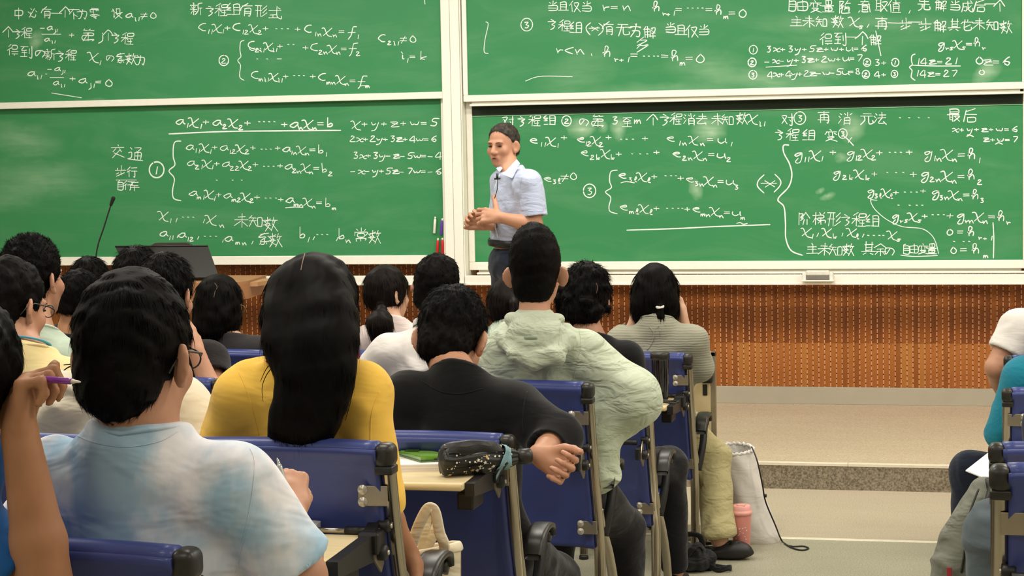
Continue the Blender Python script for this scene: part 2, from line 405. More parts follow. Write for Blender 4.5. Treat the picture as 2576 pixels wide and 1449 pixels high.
while x < x1-1e-6 and k < 260:
    for hi in (0, 1):
        if x < xcut:
            za, zb = ((zs+0.001, zjoint-0.0004), (zjoint+0.0004, zt))[hi]; far.box((x+0.0034, YW-0.011, za), (x+pitch-0.0024, YW-0.004, zb)); continue
        c = random.choice((0, 0, 0, 1, 2) if hi == 0 else (3, 3, 1))  # upper row darker: panel tone plus ledge shade put into the colour
        o = bpy.data.objects.new('wood_slat', base[hi][c]); COL.objects.link(o); o.location = (x+0.0034, 0, 0); o.parent = wf
        k += 1 if hi else 0
    x += pitch
far.build('wood_slats', M_w[1], wf, kind='stuff')
for a, b in ((XL, x0), (x1, XR)):
    MB().box((a, YW-0.011, zs), (b, YW, zt)).build('wood_panel', M_w[0], wf)
MB().box((XL, YW-0.011, zt), (XR, YW, ZC)).build('wood_panel', M_w[1], wf)

# ---- blackboards ---------------------------------------------------------
YU, YLW = YW-0.20, YW-0.13        # front faces: upper/left boards, recessed lower right board
YLL = YW-0.155
def board_mat(name, smears, tint):
    m = mat(name, '3a8a52', 0.5, var=0.0, spec=0.3); nt = m.node_tree; N = nt.nodes; L = nt.links; b = N['Principled BSDF']
    g = N.new('ShaderNodeNewGeometry')
    mp = N.new('ShaderNodeMapping'); mp.inputs['Rotation'].default_value = (0, 0.45, 0); mp.inputs['Scale'].default_value = (0.8, 1, 3.2); L.new(g.outputs['Position'], mp.inputs[0])
    n = N.new('ShaderNodeTexNoise'); n.inputs['Scale'].default_value = 1.8; n.inputs['Detail'].default_value = 7; n.inputs['Roughness'].default_value = 0.62; n.inputs['Distortion'].default_value = 0.8; L.new(mp.outputs[0], n.inputs['Vector'])
    r = N.new('ShaderNodeMapRange'); r.inputs[1].default_value = 0.46; r.inputs[2].default_value = 0.95; r.inputs[3].default_value = 0.0; r.inputs[4].default_value = 0.13; L.new(n.outputs['Fac'], r.inputs[0])
    acc = r.outputs[0]
    for (px, py, rx, rz, amt, Y, rot) in smears:
        c = onY(px, py, Y); sx = rx/430.0; sz = rz/430.0
        mm = N.new('ShaderNodeMapping'); mm.vector_type = 'TEXTURE'; mm.inputs['Location'].default_value = tuple(map(float, c)); mm.inputs['Rotation'].default_value = (0, rot, 0); mm.inputs['Scale'].default_value = (sx, 1, sz)
        n3 = N.new('ShaderNodeTexNoise'); n3.inputs['Scale'].default_value = 7; n3.inputs['Detail'].default_value = 4
        ad = N.new('ShaderNodeVectorMath'); ad.operation = 'MULTIPLY_ADD'; ad.inputs[1].default_value = (0.10, 0, 0.10)
        L.new(g.outputs['Position'], n3.inputs['Vector']); L.new(n3.outputs['Color'], ad.inputs[0]); L.new(g.outputs['Position'], ad.inputs[2]); L.new(ad.outputs[0], mm.inputs[0])
        gr = N.new('ShaderNodeTexGradient'); gr.gradient_type = 'SPHERICAL'; L.new(mm.outputs[0], gr.inputs[0])
        st = N.new('ShaderNodeTexNoise'); st.inputs['Scale'].default_value = 3; st.inputs['Detail'].default_value = 5
        m4 = N.new('ShaderNodeMapping'); m4.inputs['Rotation'].default_value = (0, rot, 0); m4.inputs['Scale'].default_value = (1.5, 1, 9); L.new(g.outputs['Position'], m4.inputs[0]); L.new(m4.outputs[0], st.inputs['Vector'])
        ml = N.new('ShaderNodeMath'); ml.operation = 'MULTIPLY'; L.new(gr.outputs['Fac'], ml.inputs[0]); L.new(st.outputs['Fac'], ml.inputs[1])
        ms = N.new('ShaderNodeMath'); ms.operation = 'MULTIPLY_ADD'; ms.inputs[1].default_value = amt*1.15; ms.use_clamp = True; L.new(ml.outputs[0], ms.inputs[0]); L.new(acc, ms.inputs[2]); acc = ms.outputs[0]
    mx = N.new('ShaderNodeMix'); mx.data_type = 'RGBA'; mx.inputs[6].default_value = (*srgb(tint), 1); mx.inputs[7].default_value = (*srgb('c8e4c4'), 1)
    L.new(acc, mx.inputs[0]); L.new(mx.outputs[2], b.inputs['Base Color']); return m
GREEN = '3a8b57'
SM_UL = [(330, 245, 190, 14, 0.5, YU, 0.1), (110, 80, 22, 26, 0.8, YU, 0.3)]
SM_LL = [(70, 330, 150, 55, 0.42, YLL, 0.15), (110, 430, 190, 60, 0.40, YLL, 0.1), (40, 480, 120, 50, 0.25, YLL, -0.1)]
SM_UR = [(1470, 165, 130, 75, 0.25, YU, -0.5), (1800, 150, 120, 60, 0.3, YU, 0.1), (1950, 190, 190, 40, 0.45, YU, 0.15), (2080, 140, 70, 50, 0.5, YU, 0), (2505, 155, 45, 30, 0.8, YU, -0.5), (2150, 35, 330, 30, 0.22, YU, 0.05), (1700, 210, 220, 26, 0.4, YU, 0.05)]
SM_LR = [(1480, 300, 42, 32, 1.1, YLW, 0), (1575, 303, 26, 36, 0.9, YLW, 0), (1805, 302, 50, 40, 1.1, YLW, 0), (1535, 300, 16, 26, .7, YLW, 0), (2165, 300, 38, 38, 0.8, YLW, -.3), (2105, 475, 22, 10, .7, YLW, 0), (2140, 375, 20, 16, .7, YLW, 0), (2085, 455, 12, 8, .7, YLW, 0), (1770, 455, 18, 26, .9, YLW, 0)]
M_chalk = mat('chalk_white', 'eafcf0', 0.95, var=0.1, scale=160)
M_marker_dark = mat('felt_dark', '1c2c14', 0.9)
def board(label, Y, pxl, pxr, pyt, pyb, fr, smears, th=0.03, xl=None, xr=None, zt_=None, edge=True, top=True, bev=0.004):
    """a sliding board; pixel edges of the green surface: (x,y) corners bottom-left and bottom-right"""
    a = onY(*pxl, Y); b = onY(*pxr, Y); c = onY(*pyt, Y)
    X0 = float(a[0]) if xl is None else xl; X1 = float(b[0]) if xr is None else xr
    Z0 = float((a[2]+b[2])/2); Z1 = float(c[2]) if zt_ is None else zt_
    t = empty('blackboard', ((X0+X1)/2, Y, Z0-fr), label, 'blackboard', 'sliding blackboards on the front wall'); P = (-(X0+X1)/2, -Y, -(Z0-fr))
    def B(lo, hi, bev=0.004): return MB().box([lo[i]+P[i] for i in range(3)], [hi[i]+P[i] for i in range(3)], bev)
    B((X0-0.002, Y, Z0-0.002), (X1+0.002, Y+th-0.004, Z1+0.002), 0).build('writing_surface', board_mat('board_green_'+str(round(X0*10))+str(round(Z0*10)), smears, GREEN), t)
    B((X0-fr*0.72, Y-0.012, Z0-fr), (X1+fr*0.72, Y+th, Z0)).build('frame_rail', M_alu, t)
    if top: B((X0-fr*0.72, Y-0.012, Z1), (X1+fr*0.72, Y+th, Z1+fr)).build('frame_rail', M_alu, t)
    B((X0-fr*0.72, Y-0.012, Z0), (X0, Y+th, Z1)).build('frame_stile', M_alu, t)
    B((X1, Y-0.012, Z0), (X1+fr*0.72, Y+th, Z1)).build('frame_stile', M_alu, t)
    return t, X0, X1, Z0, Z1
XLB = float(onY(-700, 400, YU)[0])
ul = board('upper left green blackboard above the podium, with systems of equations chalked on it', YU, (0, 255), (1113, 234), (1113, -250), None, 0.042, SM_UL, xl=XLB)
ll = board('lower left green blackboard behind the podium, wiped patch at its left', YLL, (170, 645), (1118, 643), (1111, 246), None, 0.055, SM_LL, xl=XLB, top=False)
ur = board('upper right green blackboard with circled numbers and smudged chalk', YU, (1178, 244), (2571, 201), (1173, -250), None, 0.040, SM_UR)
lr = board('lower right green blackboard behind the standing lecturer, fully covered in writing', YLW, (1196, 663), (2573, 649), (1186, 215), None, 0.05, SM_LR)
def sub(t, dx0, dy0, dz0, dx1, dy1, dz1, name, m, bev=0.003):
    o = t[0].location; return MB().box((dx0-o.x, dy0-o.y, dz0-o.z), (dx1-o.x, dy1-o.y, dz1-o.z), bev).build(name, m, t[0])
M_grey = mat('grey_extrusion', 'b9b6a2', 0.5, var=0.03)
# lower lips of the right boards: recessed grey extrusion and white bead
for t, Y in ((ur, YU), (lr, YLW)):
    X0, X1, Z0 = t[1], t[2], t[3]; fr = 0.040 if t is ur else 0.05
    sub(t, X0+0.02, Y+0.002, Z0-fr-0.016, X1-0.01, Y+0.03, Z0-fr, 'grey_channel', M_grey, 0)
    sub(t, X0+0.01, Y-0.016, Z0-fr-0.028, X1+0.015, Y+0.03, Z0-fr-0.015, 'bottom_bead', M_alu, 0.004)
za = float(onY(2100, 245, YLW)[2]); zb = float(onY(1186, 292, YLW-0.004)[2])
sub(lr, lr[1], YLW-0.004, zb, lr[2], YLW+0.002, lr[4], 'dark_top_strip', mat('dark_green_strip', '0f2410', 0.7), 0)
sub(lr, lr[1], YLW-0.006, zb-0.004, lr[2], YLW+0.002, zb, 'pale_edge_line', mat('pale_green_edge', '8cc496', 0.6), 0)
# outer frame: centre post, bottom rail
fx0 = float(onY(1124, 640, YU)[0]); fx1 = float(onY(1172, 640, YU)[0])
tr = bpy.data.objects.new('trim_7', None); COL.objects.link(tr); tag(tr, kind='structure')
fz0 = float(onY(1160, 713, YU)[2]); fz1 = float(onY(1160, 693, YU)[2])
w = (fx1-fx0)
MB().box((fx0, YU-0.022, fz0), (fx0+w*0.44, YW, ZC-0.3), 0.003).box((fx0+w*0.46, YU-0.026, fz0), (fx0+w*0.93, YW, ZC-0.3), 0.003).box((fx0+w*0.94, YU-0.018, fz0), (fx0+w*1.0, YW, ZC-0.3), 0.002).build('centre_post', M_alu, tr)
MB().box((fx1-0.002, YLW-0.01, fz0), (fx1+0.012, YW, ZC-0.3), 0.002).build('track_channel', M_grey, tr)
MB().box((float(onY(2576+20, 690, YU)[0]), YU-0.026, fz0), (float(onY(2576+85, 690, YU)[0]), YW, ZC-0.3), 0.003).build('side_post', M_alu, tr)
XRR = float(onY(2576+85, 690, YU)[0])
MB().box((XLB-0.1, YU-0.04, fz0), (fx0, YU+0.02, fz1), 0.004).build('bottom_rail', M_alu, tr)
MB().box((fx1, YU-0.04, fz0), (XRR, YU+0.02, fz1), 0.004).build('bottom_rail', M_alu, tr)
MB().box((XLB-0.1, YU-0.046, fz0-0.008), (XRR, YU+0.01, fz0+0.004), 0.002).build('rail_lip', M_alu, tr)
for px in (1950, 2520):
    a = float(onY(px-12, 690, YW)[0]); b = float(onY(px+14, 690, YW)[0]); z = float(onY(px, 688, YW)[2])
    MB().box((a, YU+0.02, z-0.03), (b, YW-0.015, z), 0.002).build('rail_bracket', M_grey, tr)

# ------------------------------------------------------------------ ceiling lights
M_em = bpy.data.materials.new('lamp_diffuser'); M_em.use_nodes = True
M_em.node_tree.nodes['Principled BSDF'].inputs['Emission Color'].default_value = (1, .94, .84, 1); M_em.node_tree.nodes['Principled BSDF'].inputs['Emission Strength'].default_value = 1.5
fm = MB().box((-0.62, -0.32, -0.0), (0.62, 0.32, 0.03)).mesh('f'); fm.materials.append(M_alu)
dm = MB().box((-0.58, -0.28, -0.004), (0.58, 0.28, 0.0)).mesh('d'); dm.materials.append(M_em)
for i, (xx, yy) in enumerate(LIGHTS):
    e = empty('ceiling_light', (xx, yy, ZC-0.03), 'flush rectangular ceiling light with white frame', 'light', 'ceiling lights over the hall')
    a = bpy.data.objects.new('frame', fm); b = bpy.data.objects.new('diffuser', dm)
    for q in (a, b): COL.objects.link(q); q.parent = e
# ------------------------------------------------------------------ chalk writing: every stroke is a thin ribbon of chalk on the board
# glyph strokes on a 0-9 grid (x right, y down); latin: x-height 3-6, baseline 6
G = {}
def defg(txt, cjk):
    for ln in txt.strip().split('\n'):
        k, s = ln.split(' ', 1); G[k] = (cjk, [[(int(p[0]), int(p[1])) for p in st.split()] for st in s.split('/')])
defg('''a 63 43 24 15 26 46 64/63 65 76
b 20 26/25 44 55 46 26
c 63 43 24 25 46 66
C 61 41 22 14 25 46 66
e 24 54 53 33 14 25 46 66
f 70 50 41 36 28 19/14 64
g 63 43 24 35 54 63/63 65 58 39 28 46
h 14 33 41 30 21 26/25 43 54 56
i 33 36 46/21 32
j 53 57 29/51 52
k 20 26/64 25 56
l 25 42 40 30 25 56
m 13 16/15 33 36/35 53 66
n 13 26/25 43 54 66
r 23 36/35 44 64
s 63 33 34 55 46 26
u 13 15 36 55/63 65 76
w 13 25 35 44 45 65 73
x 13 33 56 76/73 16
X 02 22 47 78/72 17
y 13 25 44/63 48 19
z 13 63 16 76/24 64
0 41 23 25 46 65 63 41
1 41 36
2 22 31 52 16 66
3 21 51 33 54 46 26
4 41 15 65/51 57
5 71 31 23 54 46 16
6 61 42 24 25 46 56 65 54 34 25
7 21 61 36
8 52 31 22 55 46 25 52
+ 14 74/42 46
= 13 73/15 75
- 14 74
< 62 14 66
. 45 46
, 45 37
~ 15 34 55 74
# 13 63/15 65/52 27
( 50 23 26 59
) 20 53 56 29
* 23 76/73 26/04 84''', False)
defg('''中 12 16/12 72 76 16/40 49
必 14 25/31 42/61 28/34 37 68 76/73 84
有 12 82/50 13 05/34 39/34 74 79 69/36 76/37 77
一 05 95
个 50 23 05/50 72 95/53 59
不 11 91/51 15/54 59/55 87
为 21 32/03 83 79 68/51 38 19/44 55
零 20 80/11 81 82/11 13/41 44/23 33/62 72/45 16/45 96/36 56/27 77 48/48 69
设 11 22/03 23 28 37/51 41 44 34/51 71 74 94/45 85 39/45 99
方 31 52/13 73 45 66 58 39
程 40 12/04 54/32 39/34 07/34 56/51 91 93 53 51/55 95/57 87/49 99/75 79
第 20 11/21 41/60 51/61 91/13 83 85 15 18 98 89/53 59/53 19
得 30 12/33 05/25 29/41 81 84 44 41/46 96/48 98/68 69
到 00 60/30 13 53/34 38/15 55/08 58/72 76/90 99 79
の 53 27 15 23 63 85 68
新 20 31/02 52/13 24/43 34/05 55/30 39/26 18/36 57/90 61 66 49/64 94/84 89
系 80 21/50 13 63 26 86/54 58 38/36 28/66 78
数 30 34/12 52/02 24/51 13/15 44 19/15 58/05 55/70 63/62 92/82 59/64 99
组 30 03 33 05 35/08 38/51 58/51 91 98/53 93/55 95/48 98
形 00 50/04 54/20 19/40 49/90 63/93 66/96 59
式 03 93/60 67 99 97/16 56/36 38/08 68/71 82
交 50 51/02 92/33 15/63 75/64 19/26 99
通 11 22/04 24 27 08 99/41 81 63/44 48/44 84 88/46 86/64 68/53 64
步 50 54/54 84/22 24/04 94/55 58/36 17/86 19
行 30 03/33 05/24 29/41 91/44 94/74 79 69
自 40 21/21 29/22 72 79 29/24 74/26 76
车 11 81/40 14 84/06 96/44 49
未 22 72/04 94/50 59/45 08/55 98
知 20 02/12 52/04 54/32 08/34 58/62 68/62 92 98/68 98
常 50 52/21 32/81 72/13 15/13 93 85/34 74 76 36 34/27 29/27 87 88/57 59
当 50 53/21 32/81 62/14 84 88 18/16 86
且 21 28/21 71 78/23 73/25 75/08 98
仅 30 04/23 29/42 82 49/43 99
解 20 02/12 42/12 18/12 52 58/14 54/16 56/30 38/61 91 84 74/71 63/75 65/65 95/47 97/75 79
穷 40 51/12 82/12 03/32 13/62 83/25 75 79 59/50 45 19
无 11 81/03 93/41 34 19/53 58 98 96
先 20 12/22 82/50 54/04 94/34 37 09/54 58 98 96
成 12 92/12 15 09/15 45 48 28/50 67 99 96/84 57/70 81
后 80 22/21 15 09/24 94/36 39/36 86 89 39
由 12 18/12 82 88 18/50 58/15 85
变 40 51/12 92/32 35/62 65/22 04/73 94/26 76 19/37 99
量 30 33/30 70 73 33/04 94/25 28/25 75 78 28/26 76/50 59/09 99
随 10 19/11 41 24 44 26/62 92/70 53/54 57/55 85 88/56 86/34 36 39 99
意 50 51/21 81/32 42/03 93/34 37/34 74 77 37/35 75/18 09/38 39 79 78/82 99
取 00 50/10 17/40 49/13 43/15 45/08 58/52 92 49/54 99
值 30 04/23 29/42 92/60 63/43 83 88/43 48/45 85/46 86/39 99
主 40 51/13 83/15 85/08 98/52 58
再 01 91/23 29/23 83 89 79/50 57/25 85/07 97
其 22 82/30 37/70 77/34 74/36 76/07 97/38 19/68 89
它 50 51/12 92/12 03/30 38 88 86/74 36
对 02 42 08/13 48/53 93/80 89 69/65 76
至 11 91/51 14 74/52 84/55 59/26 86/09 99
消 11 22/03 14/08 25/60 63/41 52/91 82/44 49/44 84 89/46 86/48 88
去 22 82/50 54/04 94/54 18 88/77 89
元 21 81/03 93/33 36 09/63 68 98 96
法 11 22/03 14/08 25/42 92/60 64/34 94/64 38 88/77 99
最 20 23/20 80 83 23/22 82/04 94/24 28/44 49/26 46/28 48/55 95 59/66 99
阶 10 19/11 41 24 44 26/60 34/60 94/55 49/75 79
梯 22 02/02 42/20 29/24 07/24 46/50 61/90 81/42 82 84 44 46 96 98/64 69/66 48
余 50 03/50 93/24 74/06 96/54 59/36 18/66 88
多 50 13/32 72 15/44 17/35 55/55 85 19''', True)
WID = {'i': 5, 'j': 6, 'l': 6, '1': 5, 'r': 7, 'f': 7, '.': 5, ',': 4, '(': 6, ')': 6, ' ': 6, '-': 9, 'm': 8, 'w': 9, '~': 9}
jit = random.Random(11)
def glyph(ch, ox, oy, s, dy):
    """strokes of one glyph in pixels; (ox, oy) baseline-left (latin) or centre (CJK)"""
    cjk, st = G[ch]; out = []; sh = jit.uniform(-0.05, 0.05)
    for q in st:
        pts = []
        for (x, y) in q:
            xx, yy = x+jit.uniform(-.22, .22), y+jit.uniform(-.22, .22)
            if cjk: px = ox+(xx-4.5)*s/9; py = oy+(yy-4.5)*s/9
            else: px = ox+(xx-1)*s/6; py = oy+(yy-6)*s/6
            pts.append((px-sh*(py-oy), py+dy*(px-ox)))
        out.append(crom(pts, 4) if len(pts) > 2 else pts)
    return out
def layout(t):
    """tokens of a latin formula: (char, subscript level, raised)"""
    out = []; sub = 0; i = 0
    while i < len(t):
        c = t[i]
        if c == '{': sub = 1
        elif c == '}': sub = 0
        elif c == '_': out.append((t[i+1], 1)); i += 1
        else: out.append((c, sub))
        i += 1
    return out
def formula(t, x0, y0, x1, y1, h):
    tk = layout(t); ws = []
    for c, sb in tk:
        w = WID.get(c, 8)/6*h*(0.62 if sb else 1.0); ws.append(w)
    tot = sum(ws); k = (x1-x0)/tot; x = x0; out = []
    for (c, sb), w in zip(tk, ws):
        y = y0+(y1-y0)*(x-x0)/max(1, x1-x0)
        if c != ' ':
            hh = h*(0.55 if sb else 1.0)*(0.62 if c in '+=-' else 1)
            yy = y+(h*0.38 if sb else 0)-(h*(0.10 if c != '-' else .05) if c in '+=-' and not sb else 0)+jit.uniform(-.04, .04)*h
            out += glyph(c, x, yy, hh, 0)
        x += w*k
    return out
def cj(chars, h=27, dy=0.0):
    out = []
    for c, x, y in chars: out += glyph(c, x, y, h*jit.uniform(.92, 1.08), dy)
    return out
def circle(x, y, r):
    n = 11; a0 = jit.uniform(3, 5); return [crom([(x+r*math.cos(a0+i*2*math.pi/n)*(0.92), y+r*math.sin(a0+i*2*math.pi/n)) for i in range(n+1)], 3)]
def circ(d, x, y, r): return circle(x, y, r)+glyph(d, x-r*0.42, y+r*0.5, r*1.05, 0)
def brace(x, y0, y1, w, d=1):
    ym = (y0+y1)/2
    return [crom([(x+w, y0), (x+w*.45, y0+4), (x+w*.35, y0+(ym-y0)*.5), (x+w*.5, ym-(ym-y0)*.2), (x, ym), (x+w*.45, ym+(y1-ym)*.25), (x+w*.3, y1-(y1-ym)*.35), (x+w*.4, y1-6), (x+w, y1)], 4)]
def dots(xs, y): return [[(x-1.5, y), (x+2.0, y+0.4)] for x in xs]
def ln(*p): return [crom(p, 6) if len(p) > 2 else list(p)]

def chalk(board_t, Y, strokes, w=2.7):
    o = board_t[0].location; V = []; Fc = []; nst = 0
    for st in strokes:
        nst += 1; Yc = Y-0.0010-0.00012*(nst % 16)
        P = [onY(px, py, Yc) for px, py in st]; k = len(P)
        if k < 2: continue
        n0 = len(V); hw = w*jit.uniform(.85, 1.12)/430.0/2
        for i, p in enumerate(P):
            t = P[min(i+1, k-1)]-P[max(i-1, 0)]; L = math.hypot(t[0], t[2]) or 1; nx, nz = -t[2]/L, t[0]/L
            f = hw*(0.75 if i in (0, k-1) else jit.uniform(.86, 1.1)); e = -hw*0.6 if i == 0 else (hw*0.6 if i == k-1 else 0)
            cx_, cz_ = p[0]+t[0]/L*e, p[2]+t[2]/L*e
            V += [(cx_+nx*f-o.x, Yc-o.y, cz_+nz*f-o.z), (cx_-nx*f-o.x, Yc-o.y, cz_-nz*f-o.z)]
        for i in range(k-1): a = n0+2*i; Fc.append((a, a+1, a+3, a+2))
    me = bpy.data.meshes.new('chalk_writing'); me.from_pydata(V, [], Fc); return link('chalk_writing', me, M_chalk, board_t[0], kind='stuff')

H = 20
# upper left board
chalk(ul, YU, cj([('中', 48, 34), ('必', 82, 32), ('有', 117, 31), ('一', 142, 32), ('个', 163, 30), ('不', 184, 34), ('为', 207, 34), ('零', 237, 34)])+cj([('设', 294, 33)])+formula('a_i_1#0', 316, 44, 397, 47, 19))
chalk(ul, YU, cj([('个', 20, 80), ('方', 44, 84), ('程', 66, 82)], 26)+formula('-a_j_1', 102, 75, 146, 75, 15)+ln((105, 86), (153, 86))+formula('a_i_1', 112, 103, 142, 103, 14)+formula('+', 174, 94, 196, 94, 20)+cj([('第', 221, 88)], 30)+formula('j', 245, 100, 258, 100, 20)+cj([('个', 271, 88), ('方', 292, 94), ('程', 320, 96)], 28))
chalk(ul, YU, cj([('得', 32, 125), ('到', 66, 131), ('の', 101, 133), ('新', 125, 137), ('方', 152, 140), ('程', 178, 138)], 28)+formula('X_1', 224, 150, 256, 155, 24)+cj([('の', 277, 145), ('系', 303, 147), ('数', 329, 148), ('为', 353, 150)], 26))
chalk(ul, YU, formula('a_i_1', 70, 190, 108, 192, 19)+dots([116], 186)+formula('-a_j_1', 120, 178, 166, 178, 15)+ln((126, 195), (160, 195))+formula('a_i_1', 134, 213, 166, 213, 15)+formula('+a_j_1=0', 176, 205, 286, 220, 21)+ln((130, 234), (205, 246)))
chalk(ul, YU, cj([('新', 493, 22), ('方', 529, 26), ('程', 556, 24), ('组', 586, 24), ('有', 621, 24), ('形', 657, 28), ('式', 692, 32)], 30)+ln((1068, 0), (1069, 10)))
chalk(ul, YU, formula('C_1_1X_1+C_1_2X_2+', 500, 76, 682, 78, 21)+dots([695, 709, 724], 72)+formula('+C_1_nX_n=f_1', 742, 80, 906, 90, 21))
chalk(ul, YU, brace(598, 102, 202, 16)+circ('2', 563, 152, 13))
chalk(ul, YU, formula('C{2i1}X{i1}+', 624, 122, 716, 124, 20)+dots([725, 738], 112)+formula('+C_2_nX_n=f_2', 762, 126, 908, 132, 21)+ln((627, 122), (634, 127), (645, 124), (656, 128))+dots([647, 672, 700], 148)+ln((697, 148), (708, 148)))
chalk(ul, YU, formula('C{mi1}X{i1}+', 632, 196, 732, 200, 20)+dots([740, 752, 764], 190)+formula('+C{mn}X_n=f_m', 780, 200, 932, 214, 21)+ln((908, 216), (926, 215)))
chalk(ul, YU, formula('C{2i1}#0', 952, 104, 1052, 108, 20)); chalk(ul, YU, formula('i_1=k', 1006, 148, 1080, 152, 20))
# lower left board


chalk(ll, YLL, formula('a_1X_1+a_2X_2+', 442, 312, 640, 318, 23)+dots([652, 664, 677, 690], 306)+formula('+a_nX_n=b', 708, 320, 842, 318, 23)+ln((425, 337), (560, 331), (720, 329), (857, 328)), 3.6)
chalk(ll, YLL, formula('X+y+z+w=5', 886, 320, 1108, 316, 21)); chalk(ll, YLL, formula('2x+2y+3z+4w=6', 880, 356, 1100, 356, 17))
chalk(ll, YLL, formula('3x+3y-z-5w=-4', 888, 398, 1112, 398, 17)); chalk(ll, YLL, formula('-x-y+5z-7w=-6', 882, 436, 1112, 438, 17))
chalk(ll, YLL, cj([('交', 296, 380), ('通', 341, 386)], 34)); chalk(ll, YLL, cj([('步', 303, 430), ('行', 332, 432)], 26)+ln((292, 453), (343, 453)))
chalk(ll, YLL, cj([('自', 303, 466), ('行', 322, 466), ('车', 339, 468)], 22))
chalk(ll, YLL, circ('1', 394, 427, 20)+brace(425, 355, 505, 30), 3.6)
chalk(ll, YLL, formula('a_1_1X_1+a_1_2X_2+', 468, 376, 650, 380, 21)+dots([658, 669, 681], 375)+formula('+a_1_nX_n=b_1', 692, 380, 824, 386, 21)+ln((580, 386), (594, 386)))
chalk(ll, YLL, formula('a_2_1X_1+a_2_2X_2+', 471, 416, 656, 422, 21)+dots([664, 675, 688], 418)+formula('+a_2_nX_n=b_2', 698, 424, 838, 434, 21)+dots([545, 585, 608], 453))
chalk(ll, YLL, formula('a_m_1X_1+a_m_2X_2+', 476, 492, 660, 504, 21)+dots([668, 680, 694], 498)+formula('+a_m_nX_n=b_m', 700, 508, 848, 522, 21)+ln((718, 523), (740, 521), (762, 522)))
chalk(ll, YLL, formula('X_1,', 400, 548, 446, 556, 24)+dots([460, 473, 486], 546)+formula(',X_n', 504, 556, 572, 566, 24)+cj([('未', 607, 555), ('知', 643, 557), ('数', 680, 564)], 33))
chalk(ll, YLL, formula('a_1_1,a_1_2,', 402, 593, 500, 600, 21)+dots([515, 529, 543], 594)+formula(',a_m_n,', 552, 606, 640, 610, 21)+cj([('系', 663, 602), ('数', 692, 604)], 32))
chalk(ll, YLL, formula('b_1,', 750, 597, 788, 600, 26)+dots([798, 810, 823], 590)+formula(',b_n', 838, 600, 882, 602, 26)+cj([('常', 906, 590), ('数', 942, 596)], 34))
# upper right board
chalk(ur, YU, cj([('当', 1390, 16), ('且', 1417, 16), ('仅', 1446, 16), ('当', 1475, 17)], 27)+formula('r=n', 1512, 26, 1596, 28, 24)+formula('h_r_+_1=', 1642, 28, 1722, 32, 24)+dots([1730, 1742, 1755, 1767], 20)+formula('=h_m=0', 1776, 32, 1878, 46, 24))
chalk(ur, YU, circ('3', 1325, 62, 16)+cj([('方', 1390, 60), ('程', 1419, 64), ('组', 1448, 70)], 28)+formula('(*)', 1472, 78, 1516, 78, 20)+cj([('有', 1531, 70), ('无', 1567, 74), ('穷', 1599, 76), ('解', 1634, 82)], 32)+cj([('当', 1686, 70), ('且', 1713, 76), ('仅', 1741, 78), ('当', 1770, 76)], 29))
chalk(ur, YU, formula('r<n.', 1396, 134, 1494, 140, 24)+formula('h_r_+_1=', 1516, 142, 1614, 150, 26)+dots([1620, 1632, 1645, 1655], 141)+formula('=h_m=0', 1664, 150, 1772, 160, 26)+cj([('多', 1617, 112)], 40))
chalk(ur, YU, ln((1222, 55), (1228, 62), (1220, 100), (1218, 130), (1228, 134))+ln((1322, 204), (1360, 192), (1440, 193)), 2.0)
chalk(ur, YU, cj([('自', 1993, 12), ('由', 2018, 14), ('变', 2051, 16), ('量', 2083, 16), ('随', 2124, 17), ('意', 2174, 16), ('取', 2217, 14), ('值', 2249, 16)], 29)+formula(',', 2280, 30, 2290, 30, 20)+cj([('先', 2324, 12), ('解', 2366, 14), ('当', 2402, 14), ('成', 2433, 16), ('后', 2464, 14), ('一', 2490, 8), ('个', 2514, 14)], 28))
chalk(ur, YU, cj([('主', 2003, 54), ('未', 2034, 54), ('知', 2066, 56), ('数', 2107, 54)], 28)+formula('X_s,', 2138, 60, 2184, 66, 24)+cj([('再', 2217, 58), ('一', 2248, 56), ('步', 2278, 60), ('一', 2300, 54), ('步', 2327, 62), ('解', 2364, 66), ('其', 2400, 62), ('它', 2432, 64), ('未', 2462, 60), ('知', 2496, 64), ('数', 2530, 68)], 30))
chalk(ur, YU, cj([('得', 2078, 98), ('到', 2113, 98), ('一', 2142, 92), ('个', 2168, 96), ('解', 2202, 102)], 30)+ln((2203, 78), (2216, 140)))
chalk(ur, YU, circ('1', 1895, 125, 11)+formula('3x+3y+5z+w+u=6', 1927, 130, 2184, 128, 17)); chalk(ur, YU, circ('2', 1892, 157, 11)+formula('-x-y+3z+2w+u=7', 1924, 160, 2172, 152, 17)+ln((1927, 169), (2004, 164)))
chalk(ur, YU, circ('3', 1894, 188, 11)+formula('4x+4y+2z-w-5u=8', 1930, 194, 2166, 186, 17))
chalk(ur, YU, circ('2', 2181, 157, 10)+formula('3+', 2200, 164, 2236, 164, 17)+circ('1', 2252, 157, 10)+circ('2', 2178, 187, 10)+formula('4+', 2200, 193, 2236, 193, 16)+circ('3', 2250, 186, 9))
chalk(ur, YU, brace(2288, 136, 202, 14)+formula('14z=21', 2304, 162, 2412, 160, 18)+ln((2296, 164), (2350, 166), (2416, 166))+formula('14z=27', 2302, 192, 2412, 192, 18)); chalk(ur, YU, formula('0z=6', 2452, 162, 2544, 164, 23)+formula('0', 2462, 188, 2476, 188, 16))
chalk(ur, YU, formula('g_r_sX_s=h_r', 2358, 118, 2480, 116, 21))
